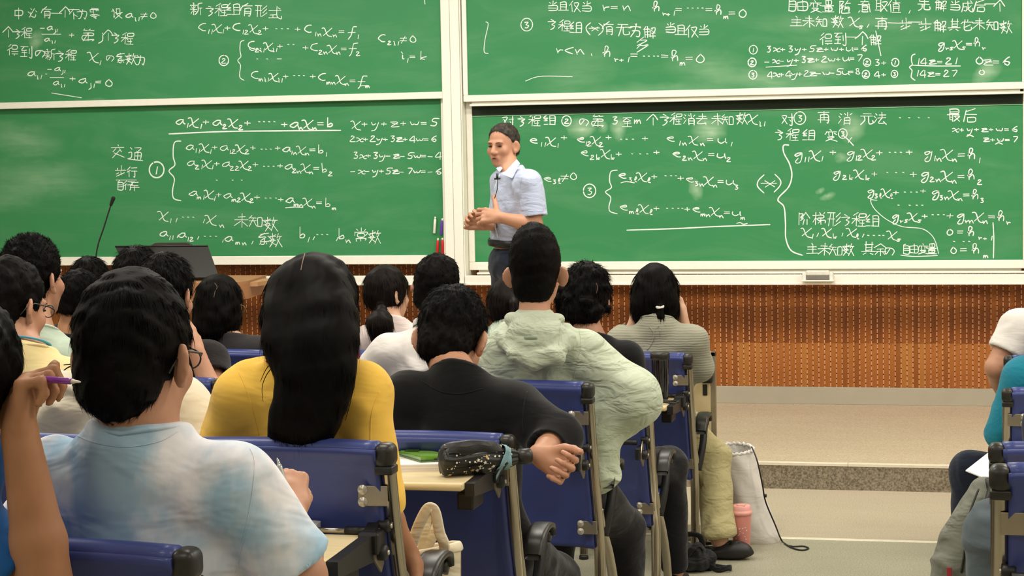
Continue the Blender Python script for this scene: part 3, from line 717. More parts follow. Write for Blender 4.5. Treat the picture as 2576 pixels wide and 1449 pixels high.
# lower right board
YB_ = YLW
chalk(lr, YB_, cj([('对', 1278, 304), ('方', 1313, 304), ('程', 1344, 302), ('组', 1382, 302), ('の', 1469, 305), ('第', 1503, 304)], 29)+circ('2', 1425, 304, 13)+formula('3', 1538, 312, 1556, 312, 21)+cj([('至', 1577, 306)], 26)+formula('m', 1596, 311, 1624, 311, 19)+cj([('个', 1641, 301), ('方', 1673, 300), ('程', 1700, 298), ('消', 1734, 300), ('去', 1765, 300), ('未', 1804, 300), ('知', 1830, 302), ('数', 1866, 298)], 29)+formula('X{i1}', 1882, 304, 1928, 310, 24))
chalk(lr, YB_, cj([('对', 1981, 300), ('再', 2072, 294), ('消', 2126, 298), ('元', 2180, 298), ('法', 2214, 298)], 30)+circ('3', 2012, 297, 16)+dots([2264, 2287, 2311, 2336], 296)+cj([('最', 2398, 290), ('后', 2440, 290)], 32))
chalk(lr, YB_, formula('x+y+z+w=6', 2396, 332, 2564, 330, 16)+ln((2432, 343), (2440, 340), (2449, 344)));  chalk(lr, YB_, formula('z+w=7', 2474, 356, 2564, 358, 16)+ln((2504, 363), (2512, 359), (2522, 363)))
chalk(lr, YB_, cj([('方', 1962, 338), ('程', 1993, 338), ('组', 2034, 340), ('变', 2090, 340)], 28)+circ('3', 2120, 336, 12)+ln((2120, 340), (2132, 350), (2147, 366))+ln((2142, 346), (2134, 358)))
chalk(lr, YB_, formula('e_1_1X_1', 1334, 360, 1408, 362, 22)+formula('+', 1412, 354, 1438, 354, 22)+formula('e_1_2X_2', 1452, 358, 1518, 360, 22)+formula('+', 1524, 352, 1548, 352, 22)+dots([1562, 1576, 1592], 350)+formula('+', 1616, 356, 1644, 356, 22)+formula('e_1_nX_n=u_1', 1678, 356, 1846, 360, 22))
chalk(lr, YB_, formula('e_2_kX_k+', 1462, 392, 1572, 394, 22)+dots([1590, 1610, 1628], 387)+formula('+', 1645, 391, 1670, 391, 22)+formula('e_2_nX_n=u_2', 1694, 394, 1842, 398, 22))
chalk(lr, YB_, formula('e_3_l#0', 1370, 456, 1452, 450, 21)); chalk(lr, YB_, circ('3', 1483, 480, 17)+brace(1523, 428, 538, 30))
chalk(lr, YB_, formula('e_3_lX_l+', 1557, 448, 1662, 452, 22)+dots([1674, 1688, 1700], 442)+formula('+e_3_nX_n=u_3', 1706, 456, 1860, 468, 22)+ln((1562, 460), (1576, 457), (1596, 460)))
chalk(lr, YB_, formula('e_m_lX_l+', 1560, 528, 1668, 532, 22)+dots([1678, 1692, 1706, 1716], 524)+formula('+e_m_nX_n=u_m', 1722, 532, 1876, 546, 22)+ln((1853, 562), (1862, 560), (1870, 564), (1880, 562)))
chalk(lr, YB_, ln((1577, 579), (1700, 575), (1800, 570), (1937, 565)), 3.6); chalk(lr, YB_, formula('(*)', 1902, 470, 1960, 468, 30))
chalk(lr, YB_, ln((1984, 365), (1971, 366), (1972, 385), (1986, 412), (1992, 440), (1984, 470), (1957, 501), (1972, 520), (1976, 560), (1977, 600), (1990, 630), (2018, 642)), 3.4)
chalk(lr, YB_, formula('g_1_1X_1', 1996, 398, 2072, 396, 25)+formula('+', 2088, 390, 2112, 390, 24)+formula('g_1_2X_2+', 2128, 394, 2226, 392, 24)+dots([2238, 2252, 2266], 383)+formula('+', 2280, 390, 2306, 390, 24)+formula('g_1_nX_n=h_1', 2322, 394, 2468, 400, 26))
chalk(lr, YB_, formula('g_2_kX_k+', 2094, 442, 2218, 446, 22)+dots([2232, 2254, 2272], 434)+formula('+g_2_nX_n=h_2', 2290, 446, 2474, 454, 25))
chalk(lr, YB_, formula('g_3_lX_l+', 2180, 490, 2266, 492, 21)+dots([2276, 2292, 2306], 483)+formula('+', 2316, 486, 2336, 486, 20)+formula('g_3_nX_n=h_3', 2342, 492, 2478, 502, 23)+dots([2260, 2288, 2306, 2320], 516))
chalk(lr, YB_, formula('g_r_sX_s+', 2242, 552, 2340, 550, 22)+dots([2346, 2360, 2374], 540)+formula('+g_r_nX_n=h_r', 2382, 550, 2542, 556, 25))
chalk(lr, YB_, cj([('阶', 2022, 550), ('梯', 2060, 550), ('形', 2098, 552), ('方', 2130, 552), ('程', 2160, 552), ('组', 2194, 556)], 32))
chalk(lr, YB_, formula('X_1,', 2018, 590, 2058, 592, 23)+formula('X_k,', 2070, 590, 2122, 592, 22)+formula('X_l,', 2132, 590, 2172, 594, 22)+dots([2184, 2198, 2212, 2222], 592)+formula('X_s', 2234, 598, 2268, 600, 22))
chalk(lr, YB_, cj([('主', 2043, 626), ('未', 2073, 627), ('知', 2102, 630), ('数', 2134, 628), ('其', 2184, 624), ('余', 2214, 628), ('の', 2238, 630)], 30)+cj([('自', 2280, 626), ('由', 2299, 626), ('变', 2322, 626), ('量', 2343, 626)], 26)+ln((2266, 642), (2300, 645), (2358, 643)))
chalk(lr, YB_, ln((2190, 498), (2192, 512), (2204, 530), (2232, 553), (2270, 570), (2318, 575), (2342, 590), (2354, 610), (2361, 638))+ln((2190, 502), (2206, 504)), 2.4)
chalk(lr, YB_, formula('0', 2380, 592, 2394, 592, 19)+formula('=h_r_+_1', 2408, 590, 2500, 596, 22)+dots([2400, 2424, 2438], 607)+formula('0', 2390, 638, 2404, 638, 19)+formula('=h_m', 2416, 636, 2492, 640, 24)+ln((2498, 560), (2500, 600), (2499, 649)))
# ------------------------------------------------------------------ chairs
M_chrome = mat('chrome_tube', 'b9b0a0', 0.16, 1.0, var=0.03)
M_blk = mat('black_plastic', '26241f', 0.38, var=0.1, bump=0.1, bscale=300, bdist=0.0005)
M_blkd = mat('black_arm', '1b1a19', 0.45, var=0.1)
M_blue = mat('blue_vinyl', '3a4686', 0.40, var=0.06, scale=12, bump=0.25, bscale=420, bdist=0.0006, spec=0.45, coat=0.1)
M_brk = mat('bracket_steel', 'a79c88', 0.35, 0.7, var=0.08)
M_screw = mat('screw_steel', 'c9c3b6', 0.3, 0.6)
M_desk = mat('beech_laminate', 'e2cfa4', 0.4, col2='d6c193', scale=12, stretch=(1, 8, 1), spec=0.4)
M_deskedge = mat('beech_edge', 'd9c08c', 0.5, var=0.05)
HW = 0.235
def backy(z):        # forward offset of the back frame at height z (0 at the cap)
    zs_ = [0.0, 0.2, 0.36, 0.45, 0.6, 0.75, 0.88]; ys_ = [0.13, 0.155, 0.15, 0.125, 0.07, 0.03, 0.0]
    return float(np.interp(z, zs_, ys_))
def chair_parts(t):
    post = crom([(0, backy(z), z) for z in (0.0, 0.12, 0.24, 0.36, 0.48, 0.62, 0.74, 0.855)], 4)
    for s in (-1, 1):
        MB().tube([(s*HW, y, z) for _, y, z in post], 0.0155, 12, flat=(0.72, 1.15), up=(1, 0, 0)).build('post', M_chrome, t)
        fr = crom([(s*(HW+0.001), backy(0.46)+0.012, 0.47), (s*(HW+0.004), 0.175, 0.40), (s*(HW+0.006), 0.27, 0.30), (s*(HW+0.006), 0.36, 0.16), (s*(HW+0.006), 0.40, 0.0)], 6)
        MB().tube(fr, 0.0145, 12, flat=(0.75, 1.1), up=(1, 0, 0)).build('leg', M_chrome, t)
        # cap: rounded, shouldered block
        c = MB(); c.box((s*HW-0.021, -0.026, 0.835), (s*HW+0.021, 0.026, 0.886), 0.017, seg=5, smooth=True)
        c.box((s*HW-0.019, -0.022, 0.822), (s*HW+0.019, 0.022, 0.84), 0.004, seg=3, smooth=True); c.build('end_cap', M_blk, t)
        # armrest: curved black channel arm on a strut
        a = MB(); prof = crom([(0.125, 0.545), (0.15, 0.582), (0.195, 0.602), (0.25, 0.606), (0.295, 0.594), (0.312, 0.572)], 5)
        x = s*(HW+0.032)
        def arm_pt(u, v, x=x, prof=prof):
            i = u*(len(prof)-1); j = min(int(i), len(prof)-2); f = i-j
            y = prof[j][0]*(1-f)+prof[j+1][0]*f; z = prof[j][1]*(1-f)+prof[j+1][1]*f
            w = 0.021*(1+0.25*math.sin(math.pi*u)); th = v*2*math.pi
            cx_ = max(-1, min(1, 1.25*math.cos(th)))*w; cz_ = max(-1, min(1, 1.3*math.sin(th)))*0.008
            return (x+cx_, y, z+cz_)
        a.grid(arm_pt, 24, 12); a.tube([(x, 0.306, 0.580), (x, 0.314, 0.566), (x, 0.306, 0.552)], [0.018, 0.021, 0.016], 10, flat=(1, .5), up=(1, 0, 0))
        a.build('armrest', M_blk, t)
        MB().tube(crom([(s*(HW+0.012), 0.165, 0.38), (x-0.004*s, 0.19, 0.47), (x, 0.225, 0.55), (x, 0.26, 0.60)], 5), [0.015]*16, 8, flat=(0.7, 1), up=(1, 0, 0)).build('arm_strut', M_blkd, t)
        # two brackets with screws on the back panel
        for z in (0.775, 0.415):
            y = backy(z)-0.020
            b = MB().box((s*HW-0.062*(1 if s > 0 else 0)-(-0.0 if s > 0 else 0), y-0.002, z-0.021), (s*HW+0.062*(0 if s > 0 else 1), y+0.003, z+0.021), 0.0015)
            k = b.build('bracket', M_brk, t)
            for dz in (-0.0125, 0.0125):
                MB().lathe([(0.0001, 0.0022), (0.0045, 0.0030), (0.0055, 0.0014), (0.0100, 0.0012), (0.0112, 0.0)], 14, org=(s*(HW-0.052), y-0.002, z+dz), ax=(0, -1, 0)).build('screw', M_screw, k)
    # back panel: curved sheet wrapped over at the top, pressed border
    W = HW-0.014
    def back(u, v):
        z = 0.345+0.528*v; x = (u*2-1)*W; e = min(1-abs(u*2-1), 1)
        y = backy(z)+0.028*(1-(u*2-1)**2)-0.006
        inset = 0.007*min(1, max(0, (e-0.13)/0.03))*min(1, max(0, (0.90-v)/0.03))
        roll = 0.0 if v < 0.93 else -0.014*math.sin((v-0.93)/0.07*math.pi*0.5)
        return (x, y-0.014+inset+roll, z)
    def front(u, v):
        z = 0.345+0.528*v; x = (u*2-1)*W
        return (x, backy(z)+0.028*(1-(u*2-1)**2)+0.016, z)
    m = MB(); nu, nv = 36, 36
    m.grid(back, nu, nv); n = len(m.v); m.grid(front, nu, nv); a = nu+1
    for j in range(nv): m.f += [(j*a, (j+1)*a, n+(j+1)*a, n+j*a), (j*a+nu, n+j*a+nu, n+(j+1)*a+nu, (j+1)*a+nu)]; m.sm += [False, False]
    for i in range(nu): m.f += [(i, n+i, n+i+1, i+1), (nv*a+i, nv*a+i+1, n+nv*a+i+1, n+nv*a+i)]; m.sm += [False, True]
    m.build('backrest', M_blue, t)
    r = MB().tube([(x, backy(0.868)+0.028*(1-(x/W)**2)-0.006, 0.868) for x in np.linspace(-W, W, 17)], 0.0205, 14, flat=(1, 1.05)); r.build('backrest_roll', M_blue, t)
    def seat(u, v):
        x = (u*2-1)*(HW-0.02); y = 0.165+0.37*v; return (x, y, 0.435-0.012*math.sin(math.pi*v)-0.012*math.sin(math.pi*u)-(0.03*(v-0.85)/0.15 if v > 0.85 else 0))
    m = MB(); m.grid(seat, 14, 14); k = len(m.v); m.v += [(x, y, z-0.03) for x, y, z in m.v]; m.f += [tuple(i+k for i in q) for q in m.f]; m.sm += m.sm[:]
    for i in range(14):
        m.f += [(i, i+1, k+i+1, k+i), (14*15+i, k+14*15+i, k+14*15+i+1, 14*15+i+1), (i*15, k+i*15, k+(i+1)*15, (i+1)*15), (i*15+14, (i+1)*15+14, k+(i+1)*15+14, k+i*15+14)]; m.sm += [False]*4
    m.build('seat', M_blue, t)
    MB().tube([(-HW, 0.165, 0.385), (HW, 0.165, 0.385)], 0.012, 10).build('crossbar', M_chrome, t)
    MB().box((-HW+0.01, 0.30, 0.375), (HW-0.01, 0.34, 0.40), 0.004).build('seat_rail', M_blkd, t)
    for s in (-1, 1):
        MB().lathe([(0.0, 0), (0.02, 0), (0.02, 0.012), (0.015, 0.018)], 12, org=(s*HW, 0.13, 0)).build('foot', M_blkd, t)

def pivot_hardware(t, z, s=1):
    """steel gusset and black knobs that carry a writing tablet on the end post"""
    x = s*HW; y = backy(z)
    g = MB().prism([(y-0.02, z+0.03), (y-0.012, z-0.06), (y-0.03, z-0.075), (y-0.075, z-0.04), (y-0.075, z-0.02)], x-0.022*s-0.002, x-0.022*s+0.002, ax='x')
    g.build('pivot_plate', M_brk, t)
    for dy, dz, r in ((-0.02, 0.02, 0.014), (-0.045, -0.030, 0.017)):
        k = MB().lathe([(r*0.8, 0), (r, 0.004), (r, 0.022), (r*0.75, 0.026)], 16, org=(x-0.028*s, y+dy, z+dz), ax=(s, 0, 0)).build('pivot_knob', M_blkd, t)
        MB().lathe([(0.0001, 0.004), (0.005, 0.004), (0.006, 0)], 10, org=(x-0.028*s+0.026*s, y+dy, z+dz), ax=(s, 0, 0)).build('screw', M_screw, k)
def tablet(t, z, open_=True, tilt=0.0, wd=0.40, dp=0.27, s=1, rod=True):
    """writing tablet behind the chair back, for the sitter of the next row; black swing arm on the post side"""
    x = s*(HW-0.035); y = backy(z)-0.05; pivot_hardware(t, z, s)
    arm = MB(); y1 = y-dp*0.92
    arm.prism([(y+0.02, z+0.028), (y+0.03, z-0.03), (y-0.02, z-0.045), (y1, z-0.028), (y1, z+0.004), (y-0.03, z+0.01)], x-0.012, x+0.012, ax='x')
    arm.box((x-0.02, y-0.03, z-0.03), (x+0.024*s, y+0.03, z+0.016), 0.006)
    arm.build('swing_arm', M_blkd, t)
    MB().box((x-0.05, y-0.16, z-0.075), (x-0.006, y-0.06, z-0.03), 0.006).build('arm_housing', M_blkd, t)
    MB().tube([(x-0.17*s, y+0.005, z+0.012), (x-0.015*s, y+0.005, z+0.012)], 0.0065, 10).build('hinge_rod', M_chrome, t)
    MB().tube([(x-0.055*s, y+0.005, z+0.012), (x-0.01*s, y+0.005, z+0.012)], 0.010, 10).build('hinge_sleeve', M_blkd, t)
    a = MB().box((x-s*wd if s > 0 else x+0.012, y-dp, z-0.012), (x-0.012 if s > 0 else x+wd, y+0.0, z+0.006), 0.005).build('writing_tablet', M_desk, t)
    MB().tube([(x-s*(wd-0.01), y-dp-0.001, z-0.003), (x-s*0.016, y-dp-0.001, z-0.003)], 0.009, 8, flat=(.6, 1)).build('tablet_edging', M_deskedge, a)
    return (x, y, z+0.006)
def folded_arm(t, z, s=1):
    pivot_hardware(t, z, s); x = s*(HW-0.03)
    MB().box((x-0.012, backy(z)-0.085, z-0.045), (x+0.008, backy(z)-0.015, z+0.0), 0.006).build('swing_arm', M_blkd, t)
    MB().tube([(x-0.01, backy(z)-0.05, z+0.015), (x-0.06*s, backy(z)-0.05, z+0.015)], 0.010, 10).build('hinge_sleeve', M_blkd, t)

proto = empty('auditorium_chair', (0, 0, 0)); chair_parts(proto)
def copy_tree(o, parent=None):
    c = o.copy(); COL.objects.link(c); c.parent = parent
    for ch in list(o.children): copy_tree(ch, c)
    return c
_first = [True]
CH = {}
def chair(key, X, Y, Z, label, group='blue chairs of the hall', rz=0.0):
    if _first[0]: o = proto; _first[0] = False
    else: o = copy_tree(proto0)
    o.location = (X, Y, Z); o.rotation_euler = (0, 0, rz); tag(o, label, 'chair', group); CH[key] = o; return o
proto0 = copy_tree(proto)      # untouched pattern, removed at the end
def cx_of(row, k=0): return ROW[row][0]-HW-0.60*k
LAB = {
 ('A', 0): 'blue front-row chair on the aisle, behind the sitter in the grey ribbed cardigan',
 ('A', 1): 'blue front-row chair hidden behind the pale green hoodie wearer',
 ('A', 2): 'blue front-row chair of the girl with the low ponytail',
 ('A', 3): 'blue front-row chair whose top shows below the bobbed black hair, left of the yellow cardigan',
 ('A', 4): 'blue front-row chair below the podium, mostly hidden',
 ('B', 0): 'blue second-row aisle chair half covered by the pale green sleeve',
 ('B', 1): 'blue second-row chair of the sitter in the white polo shirt',
 ('B', 2): 'blue second-row chair hidden behind the long black hair',
 ('C', 0): 'blue aisle chair behind the pale green hoodie',
 ('C', 1): 'blue third-row chair hidden behind the black T-shirt',
 ('C', 2): 'blue third-row chair whose top edge shows beside the dark shirt and bare forearm',
 ('C', 3): 'blue third-row chair at the left, hidden by the front sitters',
 ('D', 0): 'blue aisle chair of the black T-shirt sitter, star-patterned umbrella on its tablet',
 ('D', 1): 'blue fourth-row chair in front of the yellow cardigan sitter',
 ('D', 2): 'blue fourth-row chair of the cream shirt wearer at the left',
 ('E', 0): 'blue aisle chair with open tablet behind it, sitter in yellow cardigan',
 ('E', 1): 'blue fifth-row chair in front of the light blue T-shirt sitter',
 ('E', 2): 'blue fifth-row chair with beech tablet, at the left picture edge',
 ('F', 0): 'blue chair nearest the camera, behind the light blue T-shirt',
 ('F', 1): 'blue nearest-row chair of the sitter holding the purple pen'}
for (r, k), lb in LAB.items():
    X = cx_of(r, k)
    if (r, k) == ('A', 3): X += 0.0
    if (r, k) == ('C', 2): X -= 0.0
    chair((r, k), X, ROW[r][1], ROW[r][2], lb)
TB = {}
TB['E'] = (CH[('E', 0)], tablet(CH[('E', 0)], 0.69))
TB['D'] = (CH[('D', 0)], tablet(CH[('D', 0)], 0.80, dp=0.24))
TB['A'] = (CH[('A', 0)], tablet(CH[('A', 0)], 0.70, wd=0.3))
TB['E2'] = (CH[('E', 2)], tablet(CH[('E', 2)], 0.66))
for k in (('C', 0), ('B', 0), ('F', 0)): folded_arm(CH[k], 0.66)
def on_tab(key):
    o, (x, y, z) = TB[key]; return np.array([o.location.x+x, o.location.y+y, o.location.z+z])
# right block: its end chairs stand just inside the right picture edge
RC = {'A': (2538, 887, 0.0), 'B': (2535, 972, 0.0), 'D': (2508, 1106, 0.14), 'E': (2517, 1138, 0.28)}
RLAB = {'A': 'blue chair right of the aisle in the front row, white T-shirt sitter', 'B': 'blue chair right of the aisle behind the teal shirt',
        'D': 'blue chair right of the aisle with papers on the tablet behind it', 'E': 'blue chair right of the aisle nearest the camera, at the lower right corner'}
RX = {}
for r, (px, py, tz) in RC.items():
    Y = ROW[r][1]+(0.0 if r != 'E' else -0.12); p = onZ(px, py, tz+0.886); p = onY(px, py, Y); RX[r] = float(p[0]); o = chair(('R', r), float(p[0])+HW, Y, tz, RLAB[r])
    if r in 'BE': folded_arm(o, 0.66, s=-1)
TB['RD'] = (CH[('R', 'D')], tablet(CH[('R', 'D')], 0.66, s=-1))
# folded front-row tablet on its own frame, right of the first row
# ------------------------------------------------------------------ people
def rotm(yaw, pitch, roll):
    """head/body frame: columns right, forward, up. yaw + turns left, pitch + bows down, roll + tips to the right"""
    return np.array(Matrix.Rotation(math.radians(yaw), 3, 'Z') @ Matrix.Rotation(math.radians(-pitch), 3, 'X') @ Matrix.Rotation(math.radians(roll), 3, 'Y'))
def skin_mat(name, c, c2): return mat(name, c, rough=0.5, col2=c2, scale=14, sss=0.08, bump=0.15, bscale=260, bdist=0.0006, spec=0.35)
SK = [skin_mat('skin_warm', 'b9866a', 'c8967a'), skin_mat('skin_tan', 'a06f4e', 'b07e5c'), skin_mat('skin_light', 'cfa084', 'dab096')]
M_hair = mat('hair_black', '070504', 0.6, var=0.3, scale=60, spec=0.09)
M_hairb = mat('hair_brown_black', '120a07', 0.55, var=0.3, scale=60, spec=0.12)
M_hairg = mat('hair_greying', '1f1a17', 0.6, col2='4a443d', scale=45, spec=0.2)
TROU = {'black': fabric('trousers_black', '171619', wr=0.6), 'navy': fabric('trousers_navy', '1d2333', wr=0.6), 'khaki': fabric('trousers_khaki', 'b5ab7d', wr=0.9, wscale=14), 'grey': fabric('trousers_grey', '5f6a70', wr=0.5)}
M_sole = mat('shoe_dark', '1c1b1c', 0.6); M_shoew = mat('shoe_white', 'cfcabd', 0.6)

def head_prims(f, C, R, s, neck, nr=0.052, face=True, ear=1.0):
    T = lambda p: C+R@(np.array(p, float)*s)
    f.ell(T((0, -.012, .03)), np.array((.074, .092, .088))*s, R, .02)
    f.ell(T((0, .030, -.04)), np.array((.058, .060, .070))*s, R, .03)
    f.ell(T((0, .060, -.088)), np.array((.028, .024, .022))*s, R, .02)
    f.cap(T((0, -.022, -.05)), neck, nr*s, nr*1.08*s, .03)
    if face:
        f.cap(T((0, .084, .012)), T((0, .104, -.026)), .008*s, .013*s, .012); f.cap(T((-.013, .094, -.030)), T((.013, .094, -.030)), .007*s, .007*s, .008)
        f.cap(T((-.036, .076, .024)), T((.036, .076, .024)), .010*s, .010*s, .014)
        f.ell(T((.031, .089, .008)), np.array((.016, .010, .009))*s, R, .008, True); f.ell(T((-.031, .089, .008)), np.array((.016, .010, .009))*s, R, .008, True)
        f.cap(T((-.018, .083, -.056)), T((.018, .083, -.056)), .008*s, .008*s, .010); f.cap(T((-.016, .080, -.066)), T((.016, .080, -.066)), .008*s, .008*s, .010)
        f.ell(T((.040, .060, -.022)), np.array((.022, .020, .022))*s, R, .02); f.ell(T((-.040, .060, -.022)), np.array((.022, .020, .022))*s, R, .02)
    for q in (-1, 1):
        a = math.radians(32*q*ear); Re = R@np.array([[math.cos(a), -math.sin(a), 0], [math.sin(a), math.cos(a), 0], [0, 0, 1]])
        o = .004*(ear-1)*q+0.0
        f.ell(T((.081*q+o, -.008, -.004)), np.array((.0075, .024, .033))*s, Re, .006)
        f.ell(T((.079*q+o, .000, -.028)), np.array((.007, .011, .013))*s, Re, .008)
        f.ell(T((.083*q+o, .004, -.002)), np.array((.005, .012, .018))*s, Re, .004, True)
    return T
def hand(f, wrist, d, n, side, curls=((20, 30, 20),)*4, size=1.0, thumb=(0.6, 0.7, 0.3), tcurl=0.4):
    d = np.array(d, float); d /= np.linalg.norm(d); n = np.array(n, float); n -= d*(n@d); n /= np.linalg.norm(n); sd = np.cross(d, n)*side
    w = np.array(wrist, float); z = size; tips = []
    L = [(.042, .025, .020), (.046, .029, .021), (.042, .027, .021), (.034, .020, .019)]
    f.cap(w-d*.01, w+d*.05*z, .021*z, .020*z, .014)
    for i in range(4):
        k = w+d*(.086-.004*abs(i-1))*z+sd*(1.5-i)*.0205*z
        f.cap(w+d*.012*z+sd*(1.5-i)*.010*z, k, .016*z, .0115*z, .010)
        p = k; ang = 0; cu = curls[i if i < len(curls) else -1]
        for j in range(3):
            ang += math.radians(cu[j]); dr = (math.cos(ang)*d+math.sin(ang)*n)+sd*(1.5-i)*.05
            q = p+dr*L[i][j]*z; f.cap(p, q, (.0098-.0009*j)*z, (.0090-.0010*j)*z, .0035); p = q
        tips.append(p)
    b = w+d*.022*z+sd*.022*z; t1 = (sd*thumb[0]+d*thumb[1]+n*thumb[2]); t1 /= np.linalg.norm(t1); t2 = t1*(1-tcurl)+(d*.6+n*.5-sd*.2)*tcurl; t2 /= np.linalg.norm(t2)
    p1 = b+t1*.042*z; p2 = p1+t2*.031*z; p3 = p2+(t2*.8+(d*.5+n*.3-sd*.3)*tcurl)*.026*z
    f.cap(b, p1, .0165*z, .0125*z, .008); f.cap(p1, p2, .0118*z, .0108*z, .004); f.cap(p2, p3, .0106*z, .0092*z, .004)
    return tips, p3

def ribbons(P, Dr, Sd, L, w, seg=3, curve=None):
    """tapered blades: P roots, Dr directions, Sd side vectors, L lengths, w widths"""
    n = len(P); V = np.zeros((n, seg*2+1, 3)); t = np.linspace(0, 1, seg+1)
    for i in range(seg+1):
        q = P+Dr*(L*t[i])[:, None]
        if curve is not None: q = q+curve*((L*t[i]**2))[:, None]
        ww = (w*(1-t[i]**1.6)*0.5)[:, None]
        if i < seg: V[:, 2*i] = q-Sd*ww; V[:, 2*i+1] = q+Sd*ww
        else: V[:, 2*i] = q
    base = (np.arange(n)*(seg*2+1))[:, None]; F4 = []
    for i in range(seg-1): F4.append(base+np.array([2*i, 2*i+1, 2*i+3, 2*i+2])[None])
    tri = base+np.array([2*seg-2, 2*seg-1, 2*seg])[None]
    # all as triangles for one array
    T = [np.concatenate([q[:, [0, 1, 2]], q[:, [0, 2, 3]]]) for q in F4]+[tri]
    return V.reshape(-1, 3), np.concatenate(T).astype(np.int32)
def strands(me, C, R, s, n, L, w, lift=0.35, crown=(0.0, -.055, .125), down=0.0, seed=1, chaos=0.25, clump=0.0, zmin=None, Lvar=0.4, topfac=1.0):
    r = np.random.default_rng(seed); nv = len(me.vertices)
    co = np.zeros(nv*3, np.float32); me.vertices.foreach_get('co', co); co = co.reshape(-1, 3).astype(float)
    Q = np.zeros(len(me.polygons)*4, np.int32); me.polygons.foreach_get('vertices', Q); N = vnormals(co, Q.reshape(-1, 4))
    idx = r.integers(0, nv, n); P = co[idx]; Nn = N[idx]; loc = (P-C)@R/s
    cr = np.array(crown); fl = loc-cr; fl[:, 2] -= 0.0
    fl = fl@R.T; fl /= np.maximum(np.linalg.norm(fl, axis=1), 1e-6)[:, None]
    fl = fl*(1-down)+np.array([0, 0, -1.0])*down
    fl -= Nn*np.sum(fl*Nn, 1)[:, None]; fl /= np.maximum(np.linalg.norm(fl, axis=1), 1e-6)[:, None]
    rnd = r.normal(size=(n, 3))
    if clump: 
        cl = np.stack([vnoise(P*45, 3+i) for i in range(3)], 1); rnd = rnd*(1-clump)+cl*clump*1.6
    top = np.clip(loc[:, 2]/0.12, 0, 1)
    D = fl+Nn*(lift*(0.5+topfac*top))[:, None]+rnd*chaos; D /= np.linalg.norm(D, axis=1)[:, None]
    S = np.cross(D, Nn*0.8+0.6*r.normal(size=(n, 3))); S /= np.maximum(np.linalg.norm(S, axis=1), 1e-6)[:, None]
    P = P-Nn*0.002; Ls = L*(1+Lvar*(r.random(n)*2-1))*(0.75+0.45*top)
    if down > .5: Ls = Ls*np.clip(-D[:, 2], .12, 1)**1.5
    keep = np.ones(n, bool)
    if zmin is not None: keep = loc[:, 2] > zmin
    cv = -Nn*0.25+np.array([0, 0, -0.35*(1 if down < .5 else .2)])+rnd*0.1
    V, T = ribbons(P[keep], D[keep], S[keep], Ls[keep], np.full(keep.sum(), w), 3, cv[keep]); return V, T
def hair_obj(parent, f, C, R, s, m, st, name='hair', disp=None, extra=None):
    me = f.mesh(name, disp=disp)
    sts = [strands(me, C, R, s, **q) for q in st]+(extra or [])
    o = link(name, me, m, parent)
    if sts:
        off = 0; VV = []; TT = []
        for V, T in sts: VV.append(V); TT.append(T+off); off += len(V)
        sm = npmesh('strands', np.concatenate(VV), np.concatenate(TT)); so = link('hair_strands', sm, m, o, kind='stuff')
    return o
def crop_hair(f, T, R, s, v=1.0, top=0.0, nape=-.085, front=.050, low=0.0, earcut=True):
    a = np.array
    f.ell(T((0, -.014, .036+top*.3)), a((.083*v, .101*v, .094*v+top*.7))*s, R, .02)
    f.ell(T((0, -.050, -.030)), a((.068*v, .056*v, .062))*s, R, .02)
    f.plane(T((0, front, .02)), R@a((0, .82, -.57)), r=.30, k=.015)
    f.plane(T((0, -.09, nape)), R@a((0, .12, -1.0)), r=.16, k=.02)
    if earcut:
        for q in (-1, 1): f.ell(T((.092*q, .012, -.028)), a((.022, .036, .042))*s, R, .01, True)

